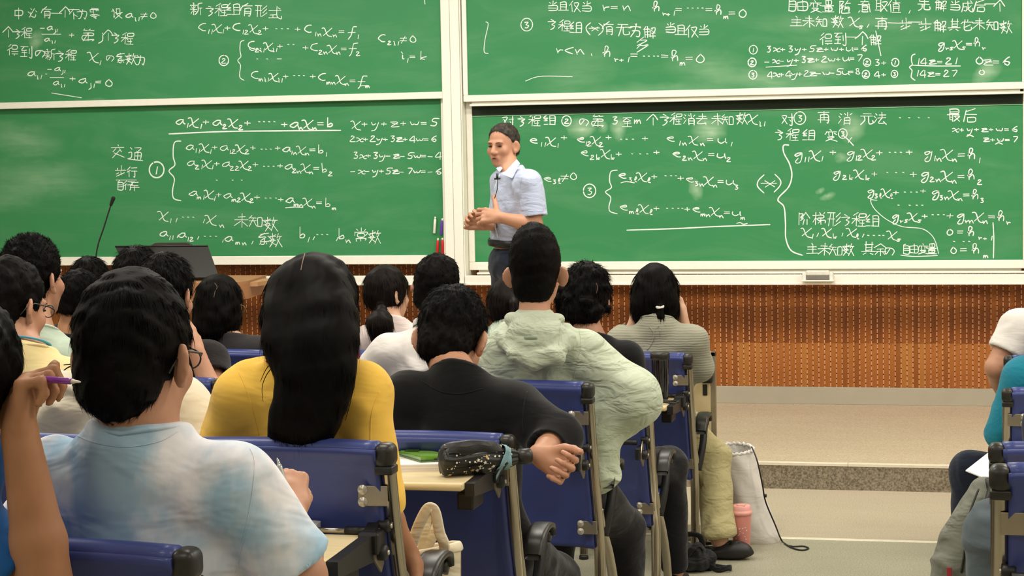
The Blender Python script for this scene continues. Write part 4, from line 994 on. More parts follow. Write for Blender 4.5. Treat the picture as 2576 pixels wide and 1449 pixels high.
PEOPLE = []
def person(label, Y, tz, head, top, hs, rot, neck, jl, jr, el, er, wl, wr, shirt, hair, skin=0, h=0.008, sleeve='short', trousers='black', dy=0.17, hdy=None, hipdx=0.0, knees=None, ankles=None,
           hands=(None, None), extra_shirt=None, fold=(0.006, 7), stop=0.62, vol=1.0, ear=1.0, collar='ring', nr=0.050, shoes=None, arm=1.0, slr=1.0, after=None, hipfix=None, armbody=True, puff=0.0, seat=True, torso_r=1.0, deps=None, nodisp=False):
    """Y row plane, points given as (px, py, dy) on the plane Y+dy"""
    W = lambda q: onY(q[0], q[1], Y+(q[2] if len(q) > 2 else dy))
    R = rotm(*rot); tp = W((top[0], top[1], dy+0.05 if hdy is None else hdy)); C = tp-np.array((0, 0, 0.128*hs)) if head is None else W(head)
    C = tp-R@np.array((0, 0, .130*hs)) if head is None else C
    nk, JL, JR = W(neck), W(jl), W(jr); mid = (JL+JR)/2
    hip = np.array((mid[0]+hipdx, Y+0.30, tz+0.53)) if hipfix is None else np.array(hipfix)
    EL, ER, WL, WR = W(el), W(er), W(wl), W(wr)
    sp = mid-hip; L = np.linalg.norm(sp); uz = sp/L; ux = (JR-JL)/np.linalg.norm(JR-JL); ux -= uz*(ux@uz); ux /= np.linalg.norm(ux); uy = np.cross(uz, ux); RT = np.stack([ux, uy, uz], 1)
    Wd = np.linalg.norm(JR-JL)
    def torso(f, g, k=.05):
        f.ell(mid-uz*.115+uy*.0, (Wd*.47*torso_r+g, .105*torso_r+g, .17+g), RT, k)
        f.ell(mid-uz*L*.55, (Wd*.43*torso_r+g, .10*torso_r+g, .20+g), RT, k)
        f.ell(hip+uz*.02, (.150+g, .105+g, .12+g), RT, k)
        f.cap(JL, JR, .050+g, .050+g, k)
        f.cap(nk-uz*.02, JL*0.75+mid*.25, .045+g, .048+g, .04); f.cap(nk-uz*.02, JR*.75+mid*.25, .045+g, .048+g, .04)
        f.cap(nk-uz*.03, mid-uz*.1, .055+g, .09+g, .04)
    # ---- body: head, neck, torso, arms, hands and legs as one skin
    f = Field(h); T = head_prims(f, C, R, hs, nk, nr, ear=ear); torso(f, -.012)
    if knees is None: K = [hip+np.array((-.12, .42, -.01)), hip+np.array((.12, .42, -.01))]
    else: K = [W(k) if k is not None else hip+np.array((.12*(1 if i else -1), .42, -.01)) for i, k in enumerate(knees)]
    if ankles is None: A = [np.array((k[0]+.01*(i*2-1), k[1]+.04, tz+.085)) for i, k in enumerate(K)]
    else: A = [W(k) if k is not None else np.array((K[i][0], K[i][1]+.04, tz+.085)) for i, k in enumerate(ankles)]
    HJ = [hip+ux*-.085, hip+ux*.085]
    for i in (0, 1):
        f.chain([HJ[i], K[i], A[i]], [.066, .048, .034], .03); f.cap(A[i], A[i]+np.array((0, .11, -.045)), .032, .026, .02)
    for J, E, Wr, hd, q in ((JL, EL, WL, hands[0], -1), (JR, ER, WR, hands[1], 1)):
        m = E*.55+Wr*.45
        f.chain([J, E], [.046*arm, .039*arm], .02); f.chain([E, E*.65+Wr*.35, Wr], [.038*arm, .038*arm, .0255*arm], .012)
        if hd is None:
            d = Wr-E; d /= np.linalg.norm(d); hand(f, Wr, d, np.array((-q*.3, 0, -1.0)), q if False else -q, ((25, 35, 25),)*4, .95)
        elif hd != 'none': hd(f, Wr, E)
    body = link('person', f.mesh('person'), SK[skin], None, label, 'person')
    # ---- trousers and shoes
    f = Field(max(h, .009))
    f.ell(hip, (.155, .115, .115), RT, .05)
    for i in (0, 1): f.chain([HJ[i], K[i], A[i]+np.array((0, -.01, .03))], [.085, .068, .055 if trousers != 'khaki' else .072], .035); f.plane(A[i]+np.array((0, 0, .02 if trousers == 'khaki' else -.03)), (0, 0, -1), r=.12); f.cap(A[i]+np.array((0, 0, -.05)), A[i]+np.array((0, 0, .04)), .042, .042, .005, True)
    link('trousers', f.mesh('trousers', disp=folds(.006, 9, 3)), TROU[trousers], body)
    sm = shoes or M_sole
    for i in (0, 1):
        b = np.array((A[i][0], A[i][1]+.06, tz)); m = MB()
        def shp(u, v, b=b):
            th = u*2*math.pi; y = math.cos(th)*.135; x = math.sin(th)*(.046+.006*math.cos(th)); hh = (.085-.035*(math.cos(th)*.5+.5)); ph = v*math.pi/2
            return (b[0]+x*math.cos(ph)**.35 if v < 1 else b[0], b[1]+y*(math.cos(ph)**.45 if v < 1 else 0.0), b[2]+hh*math.sin(ph))
        m.grid(shp, 24, 8); k = [j for j in range(24)]; m.f.append(tuple(k[::-1])); m.sm.append(False)
        if shoes != 'none': m.build('shoe', sm, body)
    # ---- shirt
    f = Field(h); torso(f, .008)
    f.chain([hip+uz*.02, hip-uz*.03], [.11, .11], .04)
    for J, E, Wr, q in ((JL, EL, WL, -1), (JR, ER, WR, 1)):
        a = E-J; La = np.linalg.norm(a); a /= La
        if sleeve == 'short':
            e = J+a*La*(stop+.1); f.cap(J, e, .062*slr, .064*slr, .035)
            c = J+a*La*stop; f.plane(c, a, r=.12, k=.004); f.cap(c-a*.02, c+a*.1, .050*slr, .050*slr, .003, True)
        else:
            f.chain([J, E], [.064*slr, (.057+puff)*slr], .035); b = Wr-E; Lb = np.linalg.norm(b); b /= Lb; st = 1.0 if sleeve == 'long' else (.32 if stop > .6 else stop)
            f.chain([E, E+b*Lb*min(st, 1)], [(.057+puff)*slr, (.040+puff*.6)*slr], .02)
            c = E+b*Lb*(st-.04); f.plane(c, b, r=.10, k=.004); f.cap(c-b*.01, c+b*.1, .036*slr, .036*slr, .003, True)
    if extra_shirt: extra_shirt(f, W, T, R, nk, JL, JR, mid, uz)
    na = C+R@np.array((0, -.022, -.05))*hs-nk; na /= np.linalg.norm(na); na -= ux*(na@ux)*.85; fwd = np.array((uy[0], uy[1], 0)); nb = na*.5+np.array((0, 0, .5))+fwd*.34; nb /= np.linalg.norm(nb)
    fw = uy*.9; cn = nb*.85+(-fw)*(-.35); 
    nn = nb*.93-uy*(-.30); nn = nb*.93+uy*.0; cdir = nb-uy*.35*0; cdir /= np.linalg.norm(cdir)
    if collar != 'none':
        rq = nr*1.08*hs+.004; f.cap(nk-uz*.03, nk+nb*.02, rq+.012, rq+.008, .03)
        f.plane(nk+nb*.016, nb, r=.15, k=.006); rc = nr*1.08*hs+.004; f.cap(nk+nb*(rc+.008), nk+nb*.2, rc, rc, .006, True)
    dp = None if nodisp else folds(fold[0], fold[1], len(PEOPLE)+5)
    sh = link('shirt', f.mesh('shirt', disp=dp), shirt, body)
    if collar in ('ring', 'wide'):
        r0 = nr*1.08*hs+.007; ax1 = ux; ax2 = np.cross(nb, ux); c0 = nk+nb*.012; mb = MB()
        mb.tube([c0+ax1*math.cos(t)*r0*1.05+ax2*math.sin(t)*r0-nb*(0.012*(1-abs(math.cos(t)))) for t in np.linspace(0, 2*math.pi, 33)[:-1]], .0085, 8, flat=(1, .62), closed=True, up=tuple(nb)); mb.build('collar', shirt, body)
    if hair: hair(body, C, R, hs, T, h)
    info = dict(shirt=sh, C=C, R=R, T=T, nk=nk, body=body, JL=JL, JR=JR, EL=EL, ER=ER, WL=WL, WR=WR, uz=uz, ux=ux, uy=uy, hip=hip, nb=nb, K=K, A=A)
    PEOPLE.append(info)
    if after: after(info)
    return info

def short_hair(v=1.0, top=0.0, n=5000, L=.022, w=.0011, lift=.35, m=None, nape=-.085, front=.05, chaos=.25, clump=.3, seed=1, crown=(0, -.055, .125), extra=None, topfac=1.0, amp=.0035, earcut=True):
    def fn(body, C, R, s, T, h):
        f = Field(min(h, .007)); crop_hair(f, T, R, s, v, top, nape, front, earcut=earcut)
        if extra: extra(f, T, R, s)
        dp = lambda V, N: amp*vnoise(V*22, seed)+amp*.5*vnoise(V*60, seed+4)
        hair_obj(body, f, C, R, s, m or M_hair, [dict(n=n, L=L, w=w, lift=lift, chaos=chaos, clump=clump, seed=seed, crown=crown, topfac=topfac), dict(n=n//3, L=L*.5, w=w, lift=lift*1.6, chaos=chaos*1.5, seed=seed+1, crown=crown, topfac=topfac)], disp=dp)
    return fn
def custom_hair(prims, n=5000, L=.10, w=.0014, down=.8, m=None, lift=.06, front=.055, seed=2, chaos=.06, v=1.0, low=None, amp=.003, clump=.5, earcut=False, extra=None, ridge=(40, .0006)):
    def fn(body, C, R, s, T, h):
        f = Field(min(h, .008)); a = np.array
        f.ell(T((0, -.014, .036)), a((.086*v, .104*v, .096*v))*s, R, .02); f.plane(T((0, front, .02)), R@a((0, .9, -.45)), r=.30, k=.015)
        prims(f, T, R, s)
        def dp(V, N):
            lx = (V-C)@R; return amp*vnoise(V*18, seed)+ridge[1]*np.sin(lx[:, 0]*ridge[0]*6.28+2*np.sin(lx[:, 2]*14)+3*vnoise(V*8, seed+2))
        hair_obj(body, f, C, R, s, m or M_hair, [dict(n=n, L=L, w=w, lift=lift, chaos=chaos, down=down, seed=seed, clump=clump)], disp=dp, extra=extra(C, R, s, T) if extra else None)
    return fn
def glasses(info, metal=None, lens=True):
    T = info['T']; m = metal or M_blk; mb = MB()
    for q in (-1, 1):
        mb.tube([T((q*.033+.021*math.cos(t), .100, .006+.016*math.sin(t))) for t in np.linspace(0, 2*math.pi, 21)[:-1]], .0015, 6, closed=True)
        mb.tube([T((q*.054, .099, .010)), T((q*.079, .06, .014)), T((q*.084, .005, .016)), T((q*.082, -.02, .0)), T((q*.078, -.032, -.018))], .0018, 6)
    mb.tube([T((-.009, .105, .012)), T((0, .108, .014)), T((.009, .105, .012))], .0015, 6)
    g = mb.build('glasses', m, info['body'])

from mathutils.bvhtree import BVHTree
_bvh = {}
def seam(info, path, r=.0012, name='seam', m=None, off=.0004, flat=None, label=None, on='shirt'):
    """a stitched line or ribbon laid on the real surface of the shirt"""
    o = info['shirt'] if on == 'shirt' else [c for c in info['body'].children if c.name.split('.')[0] == on][0]
    if o.name not in _bvh:
        me = o.data; n = len(me.vertices); co = np.zeros(n*3, np.float32); me.vertices.foreach_get('co', co); co = co.reshape(-1, 3)
        q = np.zeros(len(me.polygons)*4, np.int32); me.polygons.foreach_get('vertices', q); _bvh[o.name] = BVHTree.FromPolygons(co.tolist(), q.reshape(-1, 4).tolist())
    pts = []; nn = None
    for x, y in crom(path, 8):
        h, nrm, _, _ = _bvh[o.name].ray_cast(Vector(CAM), Vector(ray(x, y)))
        if h is not None: pts.append(h-Vector(ray(x, y)).normalized()*off); nn = nrm
    if len(pts) < 3: return None
    ob = MB().tube(pts, r, 6, flat=flat, up=tuple(nn)).build(name, m or o.data.materials[0], info['body'])
    return tag(ob, label)
# ------------------------------------------------------------------ the cast
RY = {k: v[1] for k, v in ROW.items()}
F_ = {
 'tiedye': fabric('tie_dye_cotton', 'a6c6dd', col2='f0eef2', wr=0.8, wscale=6, cscale=6.5, stretch=(1.5, 1, 0.9), wdist=.03),
 'yellow': fabric('yellow_knit', 'f4c453', wr=0.45, wscale=8, var=.08), 'black': fabric('black_cotton', '09090b', wr=0.5, wscale=7),
 'mint': fabric('pale_green_nylon', 'c3cdb5', wr=1.0, wscale=13, var=.05, rough=.7, wdist=.03), 'grey': fabric('grey_green_ribbed_knit', '9a9987', wr=0.4, rib=30, var=.06),
 'white': fabric('white_cotton', 'e8e2dc', wr=0.6, wscale=7), 'pinkw': fabric('pinkish_white_cotton', 'e2d2cc', wr=0.5), 'cream': fabric('cream_cotton', 'e6dcc4', wr=0.6, wscale=9),
 'paleyellow': fabric('pale_yellow_cotton', 'ecd9a0', wr=0.5), 'mintp': fabric('mint_cotton', 'cfe0cc', wr=0.4), 'darkbrown': fabric('dark_brown_cotton', '1c1618', wr=0.5), 'dark': fabric('charcoal_cotton', '322f30', wr=0.4),
 'navyb': fabric('deep_blue_cotton', '17518c', wr=0.5), 'teal': fabric('teal_cotton', '1d7f96', wr=0.5), 'paleblue': fabric('pale_blue_shirting', 'b9c3dc', wr=0.8, wscale=9), 'navy': fabric('navy_cotton', '252a40')}
for _n in F_['tiedye'].node_tree.nodes:
    if _n.bl_idname == 'ShaderNodeValToRGB': _n.color_ramp.elements[0].position = .40; _n.color_ramp.elements[1].position = .60
M_eye = mat('eye_dark', '17110e', 0.25); M_lip = mat('lip', '9c5548', 0.5)
def face_bits(i, lips=True, brows=True, m=None):
    T, R, b = i['T'], i['R'], i['body']
    def ell(c, r, name, mt, n=12):
        mb = MB(); mb.grid(lambda u, v: T((c[0]+r[0]*math.cos(u*6.2832)*math.sin(v*3.1416), c[1]+r[1]*math.sin(u*6.2832)*math.sin(v*3.1416), c[2]+r[2]*math.cos(v*3.1416))), n, 8); mb.build(name, mt, b)
    for q in (-1, 1):
        ell((q*.031, .079, .006), (.0125, .008, .0042), 'eye', M_eye)
        if brows: MB().tube([T((q*.013, .0885, .0235)), T((q*.031, .0880, .0265)), T((q*.050, .076, .0225))], [.0022, .0028, .0014], 6, flat=(1, .6)).build('eyebrow', m or M_hairb, b)
    if lips: ell((0, .0905, -.0615), (.019, .004, .0035), 'lips', M_lip)

LH = short_hair
# ---- front left: sitter with the purple pen
def p1_hand(f, Wr, E):
    # fist seen from the back/side: knuckles up, fingers folded over the pen
    hand(f, Wr, (0.10, 0.10, 1.0), (0.95, 0.25, -.1), 1, ((62, 80, 45), (66, 82, 45), (70, 85, 45), (74, 85, 45)), .94, thumb=(.25, .95, .35), tcurl=.25)
Y1 = RY['F']-0.10
P1 = person('person in a deep blue T-shirt at the left edge, raised fist holding a purple pen', Y1, .28, None, (-72, 768, .10), 1.12, (18, 26, 10), (-120, 1120, .05), (-490, 1370, .12), (-8, 1418, .06), (-560, 1560, .2), (122, 1510, .02), (-330, 1560, .45), (50, 1088, .02),
   F_['navyb'], LH(1.06, .004, 6500, .016, .0009, .16, chaos=.14, seed=21, earcut=False), skin=1, h=.0055, hands=(None, p1_hand), dy=.14, hdy=.10, arm=1.08, trousers='navy', after=face_bits, hipdx=-.10, stop=.62)
# ---- light blue tie-dye T-shirt
def p2_hand(f, Wr, E):
    hand(f, Wr, (-.25, .55, .5), (-.35, .3, -.9), -1, ((45, 60, 35),)*4, 1.0, thumb=(.4, .8, .5))
P2 = person('person in a light blue and white tie-dye T-shirt, writing, nearest the camera', RY['F'], .28, None, (350, 690, .17), 1.06, (-8, 8, 0), (350, 1087, .15), (150, 1215, .18), (592, 1222, .17), (60, 1420, .28), (756, 1452, .22), (250, 1440, .52), (728, 1290, .40),
   F_['tiedye'], LH(1.0, .010, 20000, .024, .0009, .11, amp=.0022, seed=31, nape=-.115, chaos=.08, clump=.55, front=.045, earcut=True), skin=0, h=.0055, hands=(None, p2_hand), dy=.17, hdy=.17, collar='wide', fold=(.010, 6), trousers='navy', after=lambda i: (face_bits(i), glasses(i)), nr=.052, slr=1.08, stop=.86, arm=1.1, ear=1.7)
# ---- yellow cardigan, long hair
def p11_prims(f, T, R, s):
    Y = RY['E']+.035; P = lambda x, y, dy=0: onY(x, y, Y+dy)
    for col in (((722, 720, .1), (712, 790, .05), (712, 860, .015), (738, 930), (732, 1020), (715, 1070), (690, 1112)), ((785, 700, .08), (790, 790, .03), (792, 870, .0), (792, 940), (782, 1020), (762, 1080), (745, 1118)), ((834, 730, .08), (842, 790, .04), (848, 860, .015), (846, 930), (832, 1000), (812, 1060), (785, 1116))):
        f.chain([P(*c) for c in col], [.030, .032, .033, .030, .027, .023, .012], .045)
    f.chain([P(862, 760, .10), P(868, 810, .07), P(874, 868, .05)], [.022, .020, .012], .03); f.chain([P(694, 740, .12), P(692, 800, .08), P(690, 868, .06)], [.022, .020, .012], .03)
def p11_extra(C, R, s, T):
    mb = []; r = np.random.default_rng(3); Vs = []; Ts = []; off = 0
    m = MB()
    for pts in (((880, 880), (882, 960), (868, 1010), (845, 1060), (838, 1075)), ((886, 880), (890, 950), (882, 1010), (868, 1058)), ((720, 905), (680, 930), (660, 970), (662, 1010)), ((872, 890), (868, 950), (850, 1000), (820, 1035), (800, 1047)), ((700, 900), (672, 925), (655, 960)), ((812, 1000), (806, 1070), (798, 1118)), ((860, 900), (848, 960), (842, 990))):
        P = crom([onY(x, y, RY['E']+.028) for x, y in pts], 5)
        m.tube(P, [.0012*(1-.6*i/len(P)) for i in range(len(P))], 4)
    me = m.mesh(); me2 = bmesh.new(); me2.from_mesh(me); bmesh.ops.triangulate(me2, faces=me2.faces); V = np.array([v.co[:] for v in me2.verts]); me2.verts.index_update(); Tt = np.array([[v.index for v in f.verts] for f in me2.faces], np.int32); me2.free()
    return [(V, Tt)]
def p11_after(i):
    face_bits(i)
    c0 = i['nk']+i['nb']*.012; mb = MB()
    for q in (-1, 1): mb.tube([c0+i['ux']*.03*q-i['uy']*.058+i['nb']*.02, c0+i['ux']*.075*q-i['uy']*.03+i['nb']*.022, c0+i['ux']*.09*q+i['uy']*.04+i['nb']*.0], .012, 8, flat=(.25, 1))
    mb.tube([c0-i['ux']*.03-i['uy']*.058+i['nb']*.02, c0+i['ux']*.03-i['uy']*.058+i['nb']*.02], .012, 8, flat=(.25, 1))
    tag(mb.build('lanyard', mat('crimson_ribbon', '8c1526', .6), i['body']), 'crimson lanyard ribbon')
P11 = person('person with very long straight black hair in a yellow cardigan', RY['E'], .28, None, (798, 634, .18), 1.03, (0, 4, 0), (785, 922, .16), (612, 992, .17), (916, 1000, .17), (560, 1160, .22), (952, 1262, .12), (600, 1300, .5), (1025, 1390, .16),
   F_['yellow'], custom_hair(p11_prims, 16000, .07, .0009, .985, M_hair, lift=.005, v=.99, chaos=.02, clump=.5, extra=p11_extra, amp=.002), skin=1, h=.007, sleeve='half', dy=.17, hdy=.20, after=p11_after, torso_r=.95, arm=.85, slr=.95, fold=(.009, 7), trousers='black', knees=((690, 1510, .6), (830, 1520, .6)))
# ---- black T-shirt, head bowed
def p14_hand(f, Wr, E):
    hand(f, Wr, (.86, -.10, -.42), (-.12, -.9, .30), -1, ((66, 80, 50), (70, 82, 50), (72, 84, 50), (74, 84, 50)), .96, thumb=(.75, .85, .35), tcurl=.5)
P14 = person('person in a black T-shirt with head bowed, bare right fist hanging out beside the chair', RY['D'], .14, None, (1158, 740, .36), 1.06, (-2, 30, 3), (1150, 952, .17), (1030, 1000, .17), (1300, 1030, .17), (985, 1130, .25), (1402, 1100, .12), (1020, 1190, .48), (1358, 1146, -.02),
   F_['black'], LH(1.02, .008, 11000, .022, .0009, .32, seed=41, chaos=.24, clump=.5, nape=-.10, topfac=1.6), skin=0, h=.0055, hands=(None, p14_hand), dy=.17, hdy=.36, collar='wide', fold=(.007, 7), nr=.050, after=face_bits, sleeve='half', stop=.6, slr=1.12, trousers='black', ear=1.5, knees=((1200, 1465, .62), (1390, 1452, .62)))
# ---- pale green hoodie
def hoodie(f, W, T, R, nk, JL, JR, mid, uz):
    Y = RY['C']; P = lambda x, y, dy: onY(x, y, Y+dy)
    f.ell(P(1348, 856, .075), (.105, .055, .072), None, .035)
    f.chain([P(1266, 822, .19), P(1264, 855, .09), P(1295, 890, .035), P(1345, 908, .02), P(1400, 892, .03), P(1430, 855, .08), P(1428, 822, .19)], [.014, .020, .022, .022, .022, .020, .014], .016)
    f.chain([P(1285, 803, .11), P(1345, 808, .08), P(1408, 803, .11)], [.016, .018, .016], .02)
    f.cap(P(1590, 1000, .18), P(1560, 1040, .22), .085, .075, .05)
    f.cap(P(1500, 1050, .17), P(1500, 1190, .17), .075, .07, .06)
def p15_after(i):
    face_bits(i)
    mb = MB(); P = lambda x, y: onY(x, y, RY['C']+.015)
    a, b = P(1318, 846), P(1350, 852); mb.box((float(a[0]), float(a[1])-.001, float(b[2])), (float(b[0]), float(a[1])+.002, float(a[2])), .001)
    mb.build('sewn_label', mat('label_grey_green', '9fae9b', .7), i['body'])
P15 = person('person in a pale green hooded jacket with cropped hair and protruding ears', RY['C'], .14, None, (1345, 588, .20), 1.0, (0, -2, -1), (1343, 803, .155), (1268, 885, .17), (1470, 888, .17), (1225, 1010, .2), (1592, 1005, .18), (1250, 1130, .5), (1540, 1060, .42),
   F_['mint'], LH(.98, .040, 9000, .009, .0010, .55, seed=51, chaos=.5, clump=.1, nape=-.105, amp=.0015, crown=(0, -.02, .05)), skin=0, h=.0065, sleeve='long', dy=.17, hdy=.20, collar='none', extra_shirt=hoodie, fold=(.009, 8), nr=.047, after=p15_after, ear=2.2, puff=.012, slr=1.12, trousers='black', knees=((1400, 1330, .60), (1566, 1325, .60)))
# ---- curly head in black
def curls(f, T, R, s):
    r = random.Random(4)
    for k in range(34):
        a = r.uniform(0, 6.28); z = r.uniform(-.05, .13); q = math.sqrt(max(0, 1-((z-.02)/.12)**2)); f.ell(T((math.cos(a)*.088*q, -.014+math.sin(a)*.10*q-.01, z)), (.018, .018, .016), None, .012)
P17 = person('person with tousled black hair in a black shirt, between the hoodie and the grey cardigan', RY['B'], 0, None, (1478, 672, .25), 1.05, (8, 14, 6), (1488, 858, .17), (1405, 915, .17), (1575, 905, .17), (1380, 1040, .2), (1600, 1000, .2), (1430, 1050, .5), (1560, 1060, .5),
   F_['black'], LH(1.06, .012, 7000, .028, .0014, .35, seed=61, chaos=.5, clump=.8, extra=curls, nape=-.09, earcut=False), skin=0, h=.009, dy=.17, hdy=.25, knees=((1560, 1175, .55), (1683, 1172, .55)), after=face_bits, trousers='black')
# ---- grey ribbed cardigan, hands at the face, khaki trousers, clogs
def p18_prims(f, T, R, s):
    a = np.array; f.ell(T((0, -.02, -.02)), a((.094, .092, .085))*s, R, .03); f.ell(T((.058, .0, -.05)), a((.034, .06, .055))*s, R, .03); f.ell(T((-.058, .0, -.05)), a((.034, .06, .055))*s, R, .03)
    P = lambda x, y: onY(x, y, RY['A']+.11)
    f.chain([P(1659, 768)+a((0, .03, 0)), P(1660, 774), P(1661, 795), P(1660, 816)], [.02, .012, .016, .006], .01)
def p18_hand(q):
    return lambda f, Wr, E: hand(f, Wr, (-q*.1, .1, 1), (-q, .1, 0), -q, ((15, 25, 20),)*4, .95)
def p18_after(i):
    face_bits(i); c = onY(1660, 771, RY['A']+.112)
    tag(MB().tube([c+np.array((math.cos(t)*.012, math.sin(t)*.012, .004*math.sin(t))) for t in np.linspace(0, 6.2832, 21)[:-1]], .0065, 8, closed=True).build('hair_tie', mat('white_elastic', 'f2ece2', .6), i['body']), 'white elastic hair tie')
P18 = person('person in a grey ribbed cardigan, short ponytail with white tie, at the row end', RY['A'], 0, None, (1652, 668, .26), 1.05, (0, 16, 0), (1654, 812, .16), (1562, 862, .17), (1742, 858, .17), (1525, 930, .25), (1760, 925, .22), (1592, 822, .30), (1722, 822, .30),
   F_['grey'], custom_hair(p18_prims, 5000, .09, .002, .85, M_hair, lift=.03, v=1.02, clump=.6), skin=2, h=.009, sleeve='long', dy=.17, hdy=.26, hands=(p18_hand(-1), p18_hand(1)), knees=(None, (1795, 1152, .38)), ankles=(None, (1810, 1358, .22)), after=p18_after, trousers='khaki', shoes='none', hipdx=.0, fold=(.006, 9))
# ---- low ponytail at the centre back
def tail(pts, rad, Yt):
    def fn(f, T, R, s):
        f.ell(T((0, -.02, -.01)), np.array((.084, .088, .07))*s, R, .03); f.chain([onY(x, y, Yt+dy) for x, y, dy in pts], rad, .02)
    return fn
P12 = person('person with a low brown-black ponytail in a pinkish white top, face turned right', RY['A'], 0, None, (978, 668, .24), .97, (-38, 4, 0), (985, 815, .17), (925, 858, .17), (1052, 858, .17), (905, 950, .2), (1075, 950, .2), (940, 1000, .5), (1050, 1000, .5),
   F_['pinkw'], custom_hair(tail(((955, 772, .16), (960, 780, .09), (956, 815, .05), (952, 850, .05)), (.02, .018, .056, .036), RY['A']), 4500, .08, .002, .55, M_hairb, lift=.02, earcut=False, ridge=(50, .001), clump=.6), skin=2, h=.009, dy=.17, hdy=.24, after=face_bits, slr=.95, arm=.9)
P16 = person('person with dark ponytail between the black T-shirt and the hoodie, ear showing', RY['A'], 0, None, (1280, 700, .2), .95, (-10, 4, 0), (1285, 822, .17), (1215, 865, .17), (1345, 865, .17), (1200, 960, .2), (1365, 960, .2), (1230, 1000, .5), (1330, 1000, .5),
   F_['mintp'], custom_hair(tail(((1290, 750, .13), (1291, 765, .09), (1288, 800, .06)), (.016, .013, .014), RY['A']), 3000, .06, .002, .4, M_hairb, lift=.02, clump=.5), skin=2, h=.010, after=face_bits, slr=.95, arm=.9)
def polo_after(i):
    face_bits(i); c = i['nk']+i['nb']*.022; ax2 = np.cross(i['nb'], i['ux'])
    for nm, r0, z, w, m in (('polo_collar', .070, .0, .017, F_['white']), ('collar_stripe', .0745, -.012, .0022, M_blk)):
        MB().tube([c+i['ux']*math.cos(t)*r0*1.05+ax2*math.sin(t)*r0+i['nb']*(z+.004*math.cos(t)) for t in np.linspace(0, 6.2832, 29)[:-1]], w, 8, flat=(.35, 1), closed=True, up=tuple(i['nb'])).build(nm, m, i['body'])
P13 = person('person in a white polo shirt with short black hair, behind the ponytail', RY['B'], 0, None, (1110, 640, .22), 1.02, (-8, 6, 6), (1090, 832, .17), (975, 885, .17), (1165, 885, .17), (915, 950, .22), (1200, 1000, .22), (960, 1010, .5), (1170, 1040, .5),
   F_['white'], LH(.97, .006, 4500, .014, .0017, .35, seed=71, chaos=.3), skin=0, h=.009, after=polo_after, collar='open', fold=(.008, 7), ear=1.3)
def p10_prims(f, T, R, s):
    a = np.array; f.ell(T((0, -.02, -.03)), a((.100, .094, .10))*s, R, .03); f.ell(T((0, -.035, -.10)), a((.078, .066, .06))*s, R, .03); f.ell(T((.074, .02, -.05)), a((.022, .035, .06))*s, R, .02)
P10 = person('person with a chin-length black bob, glasses and charcoal top, below the podium', RY['A'], 0, None, (563, 694, .26), 1.04, (-20, 14, 0), (575, 852, .17), (498, 890, .17), (648, 885, .17), (480, 960, .2), (668, 960, .2), (520, 1000, .5), (640, 1000, .5),
   F_['dark'], custom_hair(p10_prims, 5500, .09, .002, .8, M_hair, lift=.02, v=1.03, clump=.7), skin=2, h=.009, after=lambda i: (face_bits(i), glasses(i, M_brk)), fold=(.004, 7))
def p9_hand(f, Wr, E): hand(f, Wr, (-.5, .1, 1), (-1, .3, 0), -1, ((15, 30, 20),)*4, 1.0)
P9 = person('person in a dark brown T-shirt propping the head on a bare right forearm', RY['C'], .14, None, (425, 645, .3), 1.04, (-6, 12, 0), (425, 850, .17), (355, 905, .17), (522, 915, .17), (330, 1020, .2), (548, 1030, .03), (380, 1060, .5), (496, 888, .06),
   F_['darkbrown'], LH(1.0, .01, 4500, .03, .0018, .3, seed=81, nape=-.1), skin=0, h=.008, hands=(None, p9_hand), after=face_bits, stop=.40, slr=1.15, fold=(.007, 8))
P8 = person('person whose streaky dark hair crown rises behind the nearest head, below the monitor', RY['B'], 0, None, (350, 628, .25), 1.05, (0, 8, 0), (352, 830, .17), (275, 890, .17), (430, 890, .17), (285, 1000, .2), (440, 1000, .2), (310, 1040, .5), (400, 1040, .5),
   F_['dark'], LH(1.03, .010, 4500, .032, .002, .25, seed=91, clump=.8), skin=0, h=.010, after=face_bits)
P7 = person('person with short black hair farthest left under the board, left of the monitor', RY['A'], 0, None, (228, 648, .22), .98, (0, 4, 0), (226, 800, .17), (160, 850, .17), (292, 850, .17), (150, 960, .2), (305, 960, .2), (190, 1000, .5), (265, 1000, .5),
   F_['black'], LH(1.0, .008, 3500, .025, .002, .3, seed=95), skin=0, h=.010, after=face_bits)
P6 = person('person in a mint collar with faded undercut hair, left of the nearest head', RY['B'], .0, None, (213, 680, .22), .98, (-20, 6, 8), (168, 862, .15), (112, 905, .17), (262, 905, .17), (100, 1010, .2), (262, 1010, .2), (130, 1060, .5), (230, 1060, .5),
   F_['darkbrown'], LH(.98, .006, 3500, .02, .0018, .3, seed=97, nape=-.05), skin=1, h=.009, after=face_bits)
P5 = person('person with brush-cut black hair and a bare right ear, tallest head at the left', RY['C']-.1, .14, None, (80, 598, .22), 1.10, (-16, 0, 0), (92, 838, .15), (-10, 900, .17), (180, 905, .17), (-30, 1010, .2), (200, 1010, .2), (20, 1060, .5), (150, 1060, .5),
   F_['mintp'], LH(1.0, .014, 8000, .018, .0012, .7, seed=99, chaos=.25, clump=.1, crown=(0, 0, 0)), skin=0, h=.008, after=face_bits, ear=1.3)
def p3_after(i):
    face_bits(i); glasses(i); c = i['nk']+i['nb']*.026; ax2 = np.cross(i['nb'], i['ux'])
    tag(MB().tube([c+i['ux']*math.cos(t)*.064+ax2*math.sin(t)*.062-i['nb']*.018*math.sin(t)*0 for t in np.linspace(0, 6.2832, 29)[:-1]], .007, 8, flat=(1, .3), closed=True, up=tuple(i['nb'])).build('lanyard', mat('sky_blue_ribbon', '4fb4e0', .5), i['body']), 'sky blue lanyard ribbon')
